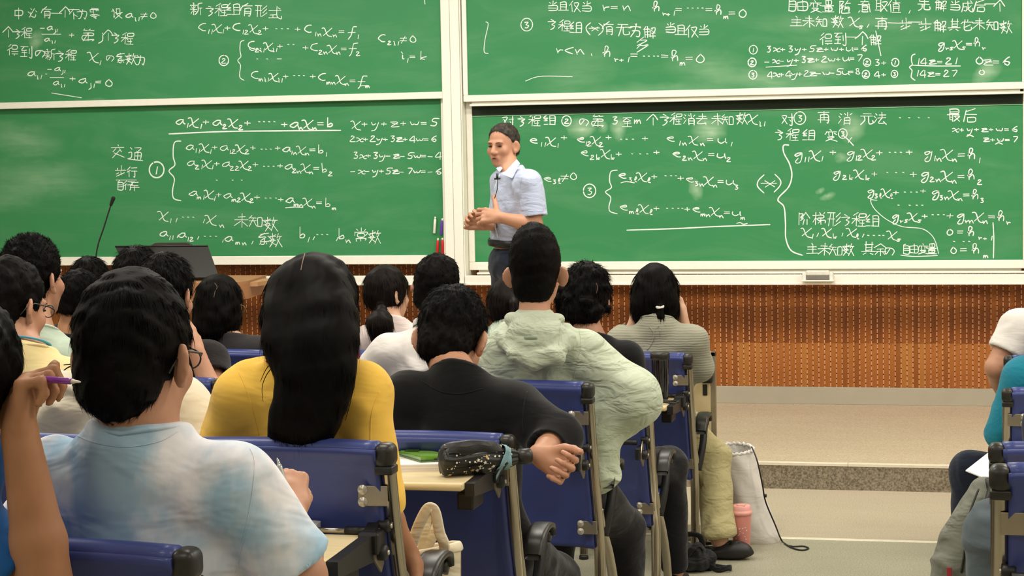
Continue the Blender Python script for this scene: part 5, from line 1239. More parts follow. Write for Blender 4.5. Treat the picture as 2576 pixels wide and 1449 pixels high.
P3 = person('person with glasses, short hair and a sky blue lanyard at the left picture edge', RY['D']-.1, .14, None, (42, 650, .26), 1.06, (-22, 12, 0), (62, 885, .16), (-40, 950, .17), (172, 965, .17), (-60, 1080, .2), (195, 1090, .2), (0, 1120, .5), (150, 1120, .5),
   F_['paleyellow'], LH(.98, .006, 8000, .014, .0011, .18, chaos=.15, seed=101, nape=-.09), skin=0, h=.008, after=p3_after, ear=1.6)
def p4_prims(f, T, R, s): f.ell(T((0, -.03, -.04)), np.array((.085, .08, .09))*s, R, .03)
def p4_extra(C, R, s, T):
    m = MB()
    for pts in (((238, 905), (205, 912), (170, 925), (150, 942)), ((238, 912), (200, 920), (180, 935), (172, 955)), ((238, 918), (205, 930), (192, 945), (188, 962)), ((240, 925), (215, 935), (204, 958)), ((238, 908), (190, 915), (160, 918))):
        P = crom([onY(x, y, RY['E']+.38) for x, y in pts], 4); m.tube(P, [.0028*(1-.75*i/len(P)) for i in range(len(P))], 4)
    b = bmesh.new(); b.from_mesh(m.mesh()); bmesh.ops.triangulate(b, faces=b.faces); b.verts.index_update(); V = np.array([v.co[:] for v in b.verts]); Tt = np.array([[v.index for v in f.verts] for f in b.faces], np.int32); b.free()
    return [(V, Tt)]
P4 = person('person in a cream shirt seated directly in front of the light blue T-shirt, head hidden', RY['E']+.22, .28, None, (325, 735, .26), .95, (0, 14, 0), (320, 945, .17), (165, 1010, .17), (462, 1030, .17), (110, 1120, .2), (500, 1130, .17), (180, 1200, .5), (440, 1190, .5),
   F_['cream'], custom_hair(p4_prims, 2500, .06, .002, .6, M_hair, extra=p4_extra), skin=2, h=.009, after=face_bits, sleeve='long', puff=.012, slr=1.1, fold=(.010, 8))
# ---- right block
P19 = person('person in a white T-shirt at the right picture edge, bare elbow out', RY['A'], 0, None, (2668, 610, .24), 1.02, (10, 6, 0), (2668, 765, .17), (2560, 822, .17), (2760, 822, .17), (2505, 925, .12), (2810, 960, .2), (2535, 1010, .40), (2740, 1000, .5),
   F_['white'], LH(1.0, .006, 1500, .02, .002, .3, seed=103), skin=0, h=.009, after=face_bits, slr=1.1, arm=1.12)
P20 = person('person in a teal shirt and dark navy trousers at the right picture edge', RY['B'], 0, None, (2668, 690, .24), 1.02, (10, 10, 0), (2655, 895, .17), (2572, 950, .17), (2790, 955, .17), (2528, 1085, .16), (2830, 1100, .2), (2560, 1120, .5), (2740, 1120, .5),
   F_['teal'], LH(1.0, .006, 1500, .02, .002, .3, seed=105), skin=0, h=.009, after=face_bits, sleeve='long', trousers='navy', knees=((2440, 1185, .25), None), hipdx=-.03, slr=1.1)
P21 = person('person in blue-grey trousers at the lower right corner, knee against the backpack', RY['D'], .14, None, (2760, 800, .24), 1.02, (10, 10, 0), (2760, 1010, .17), (2640, 1070, .17), (2880, 1080, .17), (2640, 1240, .2), (2930, 1200, .2), (2700, 1260, .5), (2860, 1260, .5),
   F_['navy'], LH(1.0, .006, 1500, .02, .002, .3, seed=107), skin=0, h=.009, after=face_bits, trousers='grey', knees=((2503, 1338, .06), None), hipdx=-.05)

# ---- the lecturer
YL = YE+0.35
def lec_shirt(f, W, T, R, nk, JL, JR, mid, uz):
    b = onY(1285, 603, YL); f.plane(b, (0, 0, -1), r=.5, k=.004)
def lecL(f, Wr, E): hand(f, Wr, (-1, .15, .12), (.0, .8, -.5), -1, ((20, 45, 30), (28, 50, 30), (35, 50, 30), (40, 50, 30)), 1.12, thumb=(1.0, .45, -.1), tcurl=.05)
def lecR(f, Wr, E): hand(f, Wr, (-.75, -.35, .40), (.55, -.6, -.35), -1, ((30, 55, 35),)*4, 1.08, thumb=(.5, .9, .1), tcurl=.2)
def lec_after(i):
    b, T = i['body'], i['T']; face_bits(i, m=mat('brow_grey_black', '2a221d', .7))
    MB().tube([T((-.012, .0925, -.0585)), T((0, .0940, -.059)), T((.012, .0925, -.0585))], [.0015, .0042, .0015], 6).build('mouth_opening', mat('mouth_dark', '4a1b14', .6), b)
    # belt and buckle
    z = float(onY(1285, 612, YL)[2]); h = i['hip']; tq = i['ux']; fy = i['uy']
    mb = MB(); mb.tube([np.array((h[0], h[1], z))+tq*math.cos(t)*.152+fy*(math.sin(t)*.116) for t in np.linspace(0, 6.2832, 37)[:-1]], .019, 8, flat=(.25, 1), closed=True); mb.build('belt', mat('belt_black', '15151a', .35), b)
    # shirt collar leaves
    c = i['nk']; P = lambda x, y, dy: onY(x, y, YL+dy)
    for pts in (((1298, 402, -.07), (1306, 412, -.11), (1288, 448, -.165), (1264, 438, -.155), (1276, 426, -.10)), ((1262, 424, -.06), (1256, 432, -.08), (1248, 424, -.02), (1254, 416, .02))):
        Q = [P(*p) for p in pts]; n = len(Q); d = np.array((0.004, .005, 0.002)); m = MB(); m.v = [tuple(q) for q in Q]+[tuple(q+d) for q in Q]; m.f = [tuple(range(n)), tuple(range(2*n-1, n-1, -1))]+[(k, (k+1) % n, n+(k+1) % n, n+k) for k in range(n)]; m.sm = [False]*len(m.f); m.build('collar', F_['paleblue'], b)
    # button placket, clip microphone with cable
    pl = crom([P(1256, 440, -.165), P(1243, 480, -.20), P(1241, 540, -.20), P(1252, 600, -.17)], 6)
    MB().tube(pl, .004, 6, flat=(1, .4)).build('button_placket', F_['paleblue'], b)
    k = MB(); a = P(1251, 444, -.225); k.tube([a+np.array((0, 0, .016)), a+np.array((0, 0, -.016))], .0065, 10); k.tube([a+np.array((-.016, 0, -.012)), a+np.array((.016, 0, -.010))], .0045, 8); k.build('clip_microphone', M_blkd, b)
    MB().tube(crom([P(1252, 450, -.225), P(1251, 475, -.225), P(1244, 500, -.215), P(1240, 520, -.19)], 6), .0022, 6).build('microphone_cable', M_blkd, b)
def lec_hair(body, C, R, s, T, h):
    f = Field(.006); a = np.array
    f.ell(T((0, -.016, .036)), a((.080, .099, .092))*s, R, .02); f.ell(T((0, -.05, -.025)), a((.068, .054, .05))*s, R, .02)
    f.plane(T((0, .043, .060)), R@a((0, .80, -.60)), r=.3, k=.012); f.plane(T((0, -.09, -.07)), R@a((0, .2, -1)), r=.16, k=.02)
    for q in (-1, 1): f.ell(T((.09*q, .010, -.026)), a((.022, .040, .042))*s, R, .01, True)
    hair_obj(body, f, C, R, s, M_hairg, [dict(n=6000, L=.016, w=.0013, lift=.15, chaos=.25, clump=.3, seed=12, crown=(.02, -.05, .12))], disp=lambda V, N: .002*vnoise(V*40, 9))
hipL = onY(1288, 700, YL); hipL = (float(hipL[0]), YL, HS+.98)
LEC = person('lecturer standing before the right blackboard in a pale blue short-sleeved shirt, hands together', YL, HS, None, (1262, 308, -.06), .965, (160, 4, 0), (1287, 434, 0.0), (1330, 462, -.15), (1268, 458, .15), (1346, 566, -.17), (1262, 560, .20), (1258, 547, -.26), (1234, 566, -.10),
   F_['paleblue'], lec_hair, skin=0, h=.0045, dy=0, hands=(lecL, lecR), collar='open', extra_shirt=lec_shirt, after=lec_after, hipfix=hipL,
   knees=((1296, 890, -.10), (1276, 890, .10)), ankles=((1298, 1085, -.10), (1280, 1085, .12)), trousers='navy', fold=(.007, 9), nr=.050, stop=.80, slr=1.12, arm=1.05, torso_r=.98)

# ---- seams and ribbons laid on the shirts
seam(P2, ((628, 1128), (640, 1160), (636, 1230), (622, 1310), (603, 1390), (594, 1440)), .0009, 'sleeve_seam')
seam(P2, ((186, 1092), (240, 1114), (320, 1124), (400, 1110), (448, 1084)), .0010, 'neck_seam')
seam(P14, ((1326, 985), (1318, 1020), (1316, 1060), (1318, 1092)), .0012, 'sleeve_seam')
seam(P14, ((1060, 958), (1110, 985), (1160, 990), (1215, 978)), .0014, 'neck_seam')
seam(P11, ((600, 935), (622, 985), (640, 1050), (655, 1112)), .0012, 'sleeve_seam'); seam(P11, ((955, 985), (935, 1040), (932, 1112)), .0012, 'sleeve_seam')
crim = mat('crimson_ribbon', '8c1526', .6)
seam(P11, ((676, 916), (690, 900), (712, 912), (735, 924)), .010, 'lanyard', crim, off=.004, flat=(1, .2), label='crimson lanyard ribbon'); seam(P11, ((800, 922), (830, 920), (856, 916), (880, 906)), .010, 'lanyard', crim, off=.004, flat=(1, .2), label='crimson lanyard ribbon')
seam(P15, ((1410, 800), (1409, 830), (1406, 868)), .0014, 'hood_seam'); seam(P15, ((1455, 820), (1462, 870), (1448, 930), (1440, 965)), .0014, 'sleeve_seam')
seam(P18, ((1634, 822), (1645, 840), (1640, 862), (1628, 880)), .003, 'pleat')
seam(LEC, ((1318, 432), (1309, 462), (1308, 500), (1315, 530)), .0016, 'sleeve_seam'); seam(LEC, ((1318, 528), (1345, 532), (1368, 530)), .0012, 'hem_seam')

M_part = mat('scalp_parting', '7d6350', .6)
for i_, pth in ((P11, ((768, 634), (764, 648), (760, 664), (757, 680))), (P10, ((540, 712), (546, 722), (541, 734), (538, 748))), (P17, ((1500, 712), (1503, 724), (1500, 738)))):
    seam(i_, pth, .0012, 'parting', M_part, off=.0002, on='hair', label='pale scalp parting')
# ------------------------------------------------------------------ things
def thing(name, loc, label, cat, group=None, rz=0.0): return empty(name, tuple(map(float, loc)), label, cat, group, rz)
def V3(*a): return np.array(a, float)
# ---- podium with monitor and gooseneck microphone
YP = YE+0.75
pc = onY(480, 720, YP); pz = 1.08-0.0
pzt = float(onY(560, 702, YP)[2]); px0 = float(onY(300, 700, YP)[0]); px1 = float(onY(640, 700, YP)[0])
t = thing('podium', ((px0+px1)/2, YP, HS), 'light wooden lecture podium with rounded side wing, on the stage', 'podium'); w = (px1-px0)/2; H_ = pzt-HS
M_pod = mat('podium_wood', 'a06f4c', 0.45, col2='b07e58', scale=7, stretch=(1, 1, 5), spec=.35)
MB().box((-w+.03, -.26, 0), (w-.42, .28, H_-.10), .012).build('cabinet', M_pod, t)
MB().box((-w+.06, -.262, .06), (w-.52, -.255, H_-.18), .004).build('door', M_pod, t); MB().box((w-.42-.09, -.262, .06), (w-.43, -.255, H_-.18), .004).build('side_panel', M_pod, t)
out = [(-w, -.30), (w*.55, -.30)]+[(w*.55+.20*math.sin(a), -.12-.18*math.cos(a)) for a in np.linspace(.2, 1.5, 8)]+[(w*.9, .30), (-w, .30)]
MB().prism(out, H_-.10, H_+.0, ax='z').build('top_board', M_pod, t)
wing = [(w*.55, -.20), (w*1.12, -.08), (w*1.16, .10), (w*1.1, .2), (w*.55, .2)]
MB().prism(wing, H_-.035, H_-.012, ax='z').build('side_wing', mat('podium_wing', 'b98a62', .45, var=.04), t)
a = onY(552, 692, YP-.1)
t2 = thing('card_stand', (a[0], a[1], pzt-.0), 'small white folded card on the podium edge', 'card'); MB().prism([(-.014, 0), (.014, 0), (.001, .034), (-.001, .034)], -.012, .012, ax='x').build('card', mat('white_card', 'f3efe6', .7), t2)
# monitor lying back, seen from behind
mq = [onY(290, 621, YP+.05), onY(523, 619, YP+.05), onY(551, 697, YP-.14), onY(336, 700, YP-.14)]
mc = sum(mq)/4; t = thing('monitor', mc, 'wide black monitor tilted back on the podium', 'monitor'); n = np.cross(mq[1]-mq[0], mq[3]-mq[0]); n /= np.linalg.norm(n); n = n if n[1] < 0 else -n
def slab(pts, th, off=0.0, o=mc, nn=None):
    nn = n if nn is None else nn; m = MB(); k = len(pts); m.v = [tuple(p-o+nn*off) for p in pts]+[tuple(p-o+nn*(off-th)) for p in pts]; m.f = [tuple(range(k)), tuple(range(2*k-1, k-1, -1))]+[(i, (i+1) % k, k+(i+1) % k, k+i) for i in range(k)]; m.sm = [False]*len(m.f); return m
slab(mq, .022).build('housing', mat('monitor_black', '120d0b', .5, var=.1), t)
sh = lambda p, f: mc+(p-mc)*f
slab([sh(p, .94) for p in mq], .004, -.024).build('screen', mat('screen_dark', '0c0e12', .15), t)
MB().tube([mq[0]-mc+n*.002, mq[1]-mc+n*.002], .0045, 8).build('top_edge', M_blkd, t)
q = onY(405, 642, YP+.0)+n*.004-mc; ux_ = (mq[1]-mq[0])/np.linalg.norm(mq[1]-mq[0]); uy_ = np.cross(n, ux_)
MB().tube([q+ux_*math.cos(a)*.022+uy_*math.sin(a)*.022 for a in np.linspace(0, 6.2832, 25)[:-1]], .0016, 6, closed=True).build('round_emblem', mat('emblem_grey', '9a948c', .4), t)
bz = V3(0, 0, pzt)-mc; MB().tube([V3(.0, .06, -.02), V3(.0, .10, pzt-mc[2]+.02)], .02, 10).build('stand_neck', M_blkd, t); MB().box((-.12, .02, pzt-mc[2]), (.12, .2, pzt-mc[2]+.012), .004).build('stand_foot', M_blkd, t)
# microphone
b0 = onY(233, 668, YP); t = thing('gooseneck_microphone', (b0[0], YP, pzt), 'black gooseneck microphone rising from the podium left of the monitor', 'microphone')
if b0[0] < px0+.02:   # the podium reaches as far as the microphone base
    MB().box((float(b0[0])-(px0+px1)/2-.06, -.2, H_-.10), (-w+.01, .2, H_), .006).build('top_board', M_pod, bpy.data.objects['podium'])
pts = [onY(x, y, YP)-V3(b0[0], YP, pzt) for x, y in ((236, 660), (244, 628), (262, 570), (279, 515))]; pts[0] = V3(pts[0][0], 0, 0.0)
MB().tube(crom(pts, 6), .0045, 8).build('gooseneck', M_blkd, t); MB().lathe([(0.0, 0), (.03, 0), (.028, .012), (.008, .02)], 20).build('base', M_blkd, t)
hd = onY(285, 499, YP)-V3(b0[0], YP, pzt); f = Field(.003); f.cap(pts[-1], hd, .009, .012, .004); link('head_foam', f.mesh('head_foam'), mat('foam_black', '141414', .9, bump=.5, bscale=900), t)
# chair of the podium, only its dark rounded back shows
a = onY(432, 609, YP+.55); t = thing('office_chair', (a[0], YP+.55, HS), 'dark rounded office chair back behind the monitor', 'chair'); zb = float(a[2])-HS
m = MB(); m.prism([(-.15, zb-.45), (.15, zb-.45), (.165, zb-.2), (.15, zb-.03), (.10, zb-.004), (-.10, zb-.004), (-.15, zb-.03), (-.165, zb-.2)], -.02, .02); m.build('backrest', mat('chair_leather', '3c3431', .45), t)
MB().box((-.2, -.42, zb-.62), (.2, .0, zb-.55), .03).build('seat', MATS['chair_leather'], t); MB().tube([(0, -.2, .08), (0, -.2, zb-.6)], .025, 12).tube([(0, -.05, zb-.58), (0, .03, zb-.5), (0, .03, zb-.3)], .015, 8).build('column', M_blkd, t)
for k in range(5):
    c = math.cos(k*1.2566), math.sin(k*1.2566); MB().tube([(0, -.2, .09), (c[0]*.26, -.2+c[1]*.26, .06)], [.02, .014], 8).tube([(c[0]*.26, -.2+c[1]*.26-.012, .022), (c[0]*.26, -.2+c[1]*.26+.012, .022)], .022, 12).build('castor_leg', M_blkd, t)

# ---- chalk holders stuck on the board edge
for (x0, y0, x1, y1, col, tipc, lb, g) in ((1095, 545, 1092.5, 587, 'f2f4e8', 'f2f4e8', 'white chalk holder on the board edge, leftmost upper one', None), (1113, 549, 1109, 591, '6a3fb0', 'f4f2d8', 'purple chalk holder with pale tip on the board edge', None),
        (1102, 599, 1099.5, 641, 'd8232a', 'f8f0d8', 'red chalk holder on the board edge, left of the red pair', 'red chalk holders'), (1113, 598, 1113, 641, 'd8232a', 'f8f0d8', 'red chalk holder on the board edge, right one touching the frame', 'red chalk holders')):
    a = onY(x0, y0, YLL-.014); b = onY(x1, y1, YLL-.014); t = thing('chalk_holder', b, lb, 'chalk holder', g); d = a-b
    MB().tube([d*0.0, d*.03, d*.8, d*.86], [.006, .0085, .0085, .006], 12).build('barrel', mat('holder_'+col, col, .4, var=.05), t)
    MB().tube([d*.84, d*.97, d*1.0], [.0058, .0058, .003], 12).build('tip', mat('holder_tip_'+tipc, tipc, .6), t)
# ---- eraser tray on the lower rail
a = onY(2058, 706, YU-.05); t = thing('eraser_box', a, 'white plastic eraser box with grey slot, clipped on the lower board rail', 'eraser box')
MB().box((-.095, -.045, -.002), (.095, .012, .006), .003).build('tray', M_alu, t)
MB().box((-.09, -.03, .004), (-.066, .012, .052), .006).box((.066, -.03, .004), (.09, .012, .052), .006).box((-.09, .0, .004), (.09, .012, .05), .004).build('shell', mat('white_plastic', 'e9e7de', .4), t)
def felt(u, v): x = (u*2-1)*.066; return (x, -.036, .008+.022*v+(.006*math.sin(u*6.28)*v))
MB().box((-.066, -.034, .008), (.066, .0, .032), .004).build('felt_pad', mat('felt_grey', '77726a', .9, bump=.4), t)
MB().box((-.068, -.036, .032), (.068, .002, .062), .008).build('grip', mat('white_plastic_b', 'dfddd4', .4), t)

# ---- things on the tablets
zD = on_tab('D'); P = lambda x, y, z: onZ(x, y, z)
z0 = float(zD[2])
def flat_slab(name, pts, z, th, m, label, cat, group=None, rnd=0.0):
    Q = [P(x, y, z+th) for x, y in pts]; c = sum(Q)/len(Q); t = thing(name, (c[0], c[1], z), label, cat, group)
    MB().prism([(float(q[0]-c[0]), float(q[1]-c[1])) for q in Q], 0, th, ax='z').build('body', m, t); return t, c, Q
M_paper = mat('paper_white', 'f1eee8', .8, var=.02)
t, c, Q = flat_slab('exercise_book', [(968, 1148), (985, 1119), (1068, 1118), (1161, 1158), (1158, 1166), (968, 1170)], z0, .018, M_paper, 'thick white exercise book on the tablet under the green phone', 'book')
for k in range(5): MB().prism([(float(q[0]-c[0])*(1.002), float(q[1]-c[1])*(1.002)) for q in Q], .002+k*.0034, .0042+k*.0034, ax='z').build('page_block', mat('paper_edge_%d' % (k % 2), 'e4dcd6' if k % 2 else 'f4f0ea', .8), t)
zb = z0+.018
M_gr = mat('green_glass_case', '5c8a2c', .12, col2='6fa038', scale=20, spec=.7, coat=.6); M_grd = mat('green_case_dark', '2f4d18', .2, spec=.6)
Q = [P(x, y, zb+.014) for x, y in ((1000, 1133), (1062, 1126), (1137, 1146), (1058, 1150))]; c = sum(Q)/4; t = thing('phone', (c[0], c[1], zb), 'green phone case lying face down on the white book', 'phone')
pr = lambda f: [(float((q-c)[0])*f, float((q-c)[1])*f) for q in Q]
MB().prism(pr(1), 0.001, .013, ax='z').build('case', M_gr, t); MB().prism(pr(1.03), .003, .006, ax='z').build('rim', M_grd, t); MB().prism(pr(.88), .013, .0145, ax='z').build('back_plate', mat('green_back', '7fae4a', .1, spec=.7), t)
cc = (Q[1]*.25+Q[0]*.55+Q[3]*.2)-c; MB().box((cc[0]-.006, cc[1]-.016, .0145), (cc[0]+.03, cc[1]+.02, .018), .002).build('camera_bump', M_grd, t)
e = (Q[2]+Q[3])/2-c; MB().box((e[0]-.005, e[1]-.004, .005), (e[0]+.005, e[1]+.004, .009), .001).build('charging_port', M_blkd, t)
# umbrella
a = onY(1104, 1126, RY['D']-.19); b = onY(1335, 1143, RY['D']-.06); zt0 = z0
ua = V3(a[0], a[1], zt0+.040); ub = V3(b[0], b[1], zt0+.036); c = (ua+ub)/2; t = thing('folding_umbrella', (c[0], c[1], zt0), 'black folded umbrella with white star and dot print on the tablet', 'umbrella')
d = (ub-ua); Lu = np.linalg.norm(d); d /= Lu; e1 = np.cross(d, V3(0, 0, 1)); e1 /= np.linalg.norm(e1); e2 = np.cross(e1, d)
def umb(u, v):
    th = u*2*math.pi; x = v; r = .036*min(1, (x/.04)**.5 if x < .04 else 1)*(1-.10*x-.42*max(0, (x-.72)/.28)**1.3); r *= 1+.10*math.sin(5*th+3*x+math.sin(9*x))+.05*math.sin(11*th-8*x)
    p = ua+d*Lu*.84*x+e1*math.cos(th)*r*.95+e2*math.sin(th)*r-c; return (p[0], p[1], max(p[2]+c[2]-zt0, .002))
def uo(p): return (p[0], p[1], p[2])
M_umb = mat('umbrella_black', '161513', .45, var=.15, bump=.5, bscale=40, bdist=.004)
m = MB(); m.grid(umb, 60, 50); m.build('folded_canopy', M_umb, t)
# crimped flaps
for k in range(4):
    an = .6+k*.45; m = MB()
    def flap(u, v, an=an, k=k):
        x = .05+.72*u; r = .036*(1-.1*x)+.002+.012*v*math.sin(3.14*u)**.5; th = an+v*.35+.06*math.sin(14*u+k); p = ua+d*Lu*.84*x+e1*math.cos(th)*r+e2*math.sin(th)*r-c; return (p[0], p[1], p[2]+c[2]-zt0)
    m.grid(flap, 30, 3); k2 = len(m.v); m.build('canopy_flap', M_umb, t)
o0 = V3(c[0], c[1], zt0)
MB().tube([ua+d*Lu*x-o0 for x in (.80, .86, .87, .985, 1.0)], [.012, .013, .0195, .0205, .017], 18).build('handle', M_blk, t)
M_st = mat('print_white', 'e9e2cf', .6, var=.05); M_stg = mat('print_gold', 'd8b26a', .5)
r = random.Random(8)
def surf(x, th, off=.0012):
    u = th/(2*math.pi) % 1; p = np.array(umb(u, x)); ce = ua+d*Lu*.84*x-o0; n_ = p-ce; n_ /= np.linalg.norm(n_); return p+n_*off, n_
cnt = 0
for k in range(90):
    x = r.uniform(.04, .95); th = r.uniform(-.95, 1.5) % 6.2832; p, n_ = surf(x, th)
    a1 = np.cross(n_, d); a1 /= np.linalg.norm(a1); a2 = np.cross(a1, n_); star = k % 5 == 0; R0 = .0058 if star else r.choice((.0012, .0016, .0024)); N_ = 10 if star else 10
    poly = []
    for j in range(N_):
        rr = R0*(1 if (not star or j % 2 == 0) else .42); aa = j*2*math.pi/N_+k; poly.append(p+a1*math.cos(aa)*rr+a2*math.sin(aa)*rr)
    m = MB(); m.v = [tuple(q) for q in poly]+[tuple(q+n_*.0006) for q in poly]; m.f = [tuple(range(N_)), tuple(range(2*N_-1, N_-1, -1))]+[(j, (j+1) % N_, N_+(j+1) % N_, N_+j) for j in range(N_)]; m.sm = [False]*len(m.f)
    m.build('printed_star' if star else 'printed_dot', M_stg if k % 10 == 0 else M_st, t)
sp = [surf(.80, an, .003)[0]+d*.010*math.sin(an*2) for an in np.linspace(2.6, -1.2, 16)]+[surf(.70, 5.4, .008)[0]+V3(0, -.004, -.016)]
MB().tube(sp, .010, 8, flat=(.12, 1), up=tuple(d)).build('tie_strap', mat('teal_grey_strap', '7fa7b2', .5), t)
MB().tube([surf(.86, an, .002)[0]*1.0 for an in np.linspace(2.6, -1.4, 14)], .007, 8, flat=(.15, 1), up=tuple(d)).build('tie_strap', MATS['teal_grey_strap'], t)

# tumbler and coiled cable on the first-row tablet
zA = float(on_tab('A')[2]); q = onY(1661, 950, RY['A']-.105); q[2] = zA; t = thing('tumbler', q, 'tall glossy black tumbler with flat lid on the tablet behind the front-row chair', 'tumbler')
hA = float(onY(1661, 886, q[1])[2])-zA; M_gl = mat('gloss_black', '0d0e14', .12, spec=.7, coat=.5)
MB().lathe([(.0, 0), (.030, 0), (.032, .01), (.035, hA-.03), (.035, hA-.026)], 28).build('cup_body', M_gl, t)
MB().lathe([(.036, hA-.027), (.039, hA-.025), (.040, hA-.006), (.036, hA), (.0, hA)], 28).build('lid', M_blk, t)
q = onY(1672, 1008, RY['A']-.19); t = thing('coiled_cable', (q[0], q[1], zA), 'black cable coiled flat at the foot of the tumbler', 'cable')
MB().tube([((.052+.004*math.sin(7*a))*math.cos(a), (.028+.003*math.sin(5*a))*math.sin(a)*1.0, .004+.0025*math.sin(3*a)+.002*(a/6.28)) for a in np.linspace(0, 6.2832*2.8, 90)], .003, 6).build('coil', M_blkd, t)
# notebook on the fifth-row tablet, silver pen of the writer, purple pen
zE = float(on_tab('E')[2]); Q = [P(x, y, zE+.016) for x, y in ((640, 1330), (700, 1300), (806, 1312), (770, 1345))]; c = sum(Q)/4
t = thing('notebook', (c[0], c[1], zE), 'white notebook on the tablet under the writing hand', 'notebook'); MB().prism([(float((q-c)[0]), float((q-c)[1])) for q in Q], 0, .016, ax='z').build('pages', M_paper, t)
MB().prism([(float((q-c)[0])*1.01, float((q-c)[1])*1.01) for q in Q], .0145, .017, ax='z').build('cover', mat('white_cover', 'f6f4f0', .5), t)
def pen(pA, pB, label, body, tip, clear=None):
    t = thing('pen', pA, label, 'pen'); d = pB-pA
    MB().tube([d*0, d*.02, d*.12, d*.80, d*.86], [.0035, .0052, .0056, .0050, .0042], 12).build('barrel', body, t)
    MB().tube([d*.86, d*.90, d*.97, d*1.0], [.0042, .0026, .0018, .0007], 10).build('tip', tip, t)
    return t
wr = P2['WR']; pe = onY(697, 1152, RY['F']+.42); pb = onY(732, 1275, RY['F']+.40)
pen(pb, pe, 'clear silver pen rising above the writing hand', mat('pen_silver', 'b4b6b2', .2, .6), mat('pen_steel', 'c8c8c4', .2, .9))
pa = onY(60, 950, Y1+.035); pb = onY(203, 961, Y1-.01)
tp = pen(pa, pb, 'purple pen held in the raised fist', mat('pen_purple', '7a2a8c', .2, col2='8c3a9c', spec=.7, coat=.5), mat('pen_pale', 'e8dcc8', .4))
# ---- papers on the right-hand tablet
zR = float(on_tab('RD')[2]); M_pp = M_paper
for k in range(3):
    Q = [P(x+(k-1)*3, y+k, zR+.004+.004*k) for x, y in ((2432, 1183), (2515, 1118), (2640, 1105), (2600, 1200), (2512, 1216))]; c = sum(Q)/5
    t = thing('paper_sheet', (c[0], c[1], zR+.001+.004*k), ('printed paper pad on the right tablet, lowest of the pile', 'white paper lying in the middle of the pile on the right tablet', 'white paper on top of the pile on the right tablet')[k], 'paper', 'papers on the right tablet')
    MB().prism([(float((q-c)[0]), float((q-c)[1])) for q in Q], 0, .003, ax='z').build('sheet', M_pp, t)
# ---- tote bag on the far side of the aisle chair
YT = RY['E']+.36
f = Field(.006); A_ = lambda x, y, dy=0: onY(x, y, YT+dy)
M_tote = fabric('canvas_cream', 'e9dcc0', wr=.6, wscale=10, rough=.95)
c = A_(1010, 1500); zlow = .30
t = thing('tote_bag', (c[0], YT, zlow), 'cream canvas tote bag with upright handles beside the yellow cardigan', 'bag'); o0 = V3(c[0], YT, zlow)
zt_l = A_(880, 1415); zt_r = A_(1160, 1368)
def side(u, v):
    x = zt_l[0]+(zt_r[0]-zt_l[0])*u; zt = zt_l[2]+(zt_r[2]-zt_l[2])*u; z = zlow+(zt-zlow)*v; return x, z
def fr(s):
    def g(u, v):
        x, z = side(u, v); b = .055*math.sin(math.pi*min(1, max(0, u)))**.5*(1-.35*v)+.004*math.sin(9*u+6*v); return (x-o0[0]-.01*math.sin(3*v)*(u-.5), s*b, z-o0[2])
    return g
m = MB(); m.grid(fr(-1), 24, 18); m.grid(fr(1), 24, 18); m.build('bag_body', M_tote, t)
for s in (-1, 1):
    MB().tube([np.array(fr(s)(u, 1.0))+V3(0, 0, -.004) for u in np.linspace(0, 1, 13)], .007, 8, flat=(.6, 1.6)).build('top_hem', M_tote, t)
for k, pts in enumerate((((1030, 1392), (1050, 1330), (1072, 1285), (1086, 1278), (1096, 1292), (1106, 1340), (1118, 1375), (1112, 1430)), ((1058, 1445), (1064, 1380), (1070, 1320), (1080, 1290), (1092, 1292), (1100, 1318), (1082, 1360), (1068, 1382)))):
    Pp = crom([A_(x, y, -.05+.06*k)-o0 for x, y in pts], 5); MB().tube(Pp, .0125, 8, flat=(1, .16), up=(0, 1, 0)).build('handle', M_tote, t)
# ---- drawstring bag, cup, cord
q = onZ(1925, 1368, 0.0); M_ds = fabric('white_nylon', 'e2ddd6', wr=.6, wscale=7, rough=.6); YD = float(q[1])+.06
D = lambda x, y, dy=0: onY(x, y, YD+dy)
t = thing('drawstring_bag', (q[0], YD, 0), 'white drawstring bag standing on the floor, open at the top, black cord', 'bag'); o0 = V3(q[0], YD, 0)
Lx = [(1.0, 1795, 1893, .075), (.8, 1822, 1906, .08), (.5, 1830, 1925, .085), (.25, 1835, 1945, .085), (.06, 1840, 1962, .08), (0.0, 1846, 1960, .07)]
ztop = float(D(1845, 1126)[2])
def ring(v):
    for (a, l, r_, d1), (b, l2, r2, d2) in zip(Lx, Lx[1:]):
        if v >= b: f_ = (v-b)/(a-b); return l*f_+l2*(1-f_), r_*f_+r2*(1-f_), d1*f_+d2*(1-f_)
    return Lx[-1][1:]
def bagf(u, v, inn=0.0):
    l, r_, dp_ = ring(v); z = ztop*v; yy = 1372+(1126-1372)*v; xl_, xr_ = D(l, yy)[0], D(r_, yy)[0]; th = u*2*math.pi
    rx = (xr_-xl_)/2; w_ = 1+(.035*math.sin(17*th) if v > .93 else .03*math.sin(5*th+9*v)*(.4+v)); cx__ = (xl_+xr_)/2
    return (cx__+rx*math.cos(th)*w_*(1-inn)-o0[0], dp_*math.sin(th)*w_*(1-inn), z+(.004*math.sin(23*th) if v > .97 else 0)+(.012*math.sin(th) if v > .95 else 0))
m = MB(); m.grid(lambda u, v: bagf(u, v), 72, 40); m.build('bag_body', M_ds, t)
m = MB(); m.grid(lambda u, v: bagf(u, .80+.2*v, .05), 72, 8); m.build('inner_lining', M_ds, t)
MB().tube([bagf(u, .985) for u in np.linspace(0, 1, 61)[:-1]], .007, 8, closed=True).build('drawstring_hem', M_ds, t)
m = MB(); m.grid(lambda u, v: (bagf(u, .86, 1-v*.95)[0], bagf(u, .86, 1-v*.95)[1], ztop*.86), 40, 4); m.build('dark_inside', mat('bag_inside_dark', '1b1a1c', .8), t)  # flat dark disc across the bag's inside, below the rim
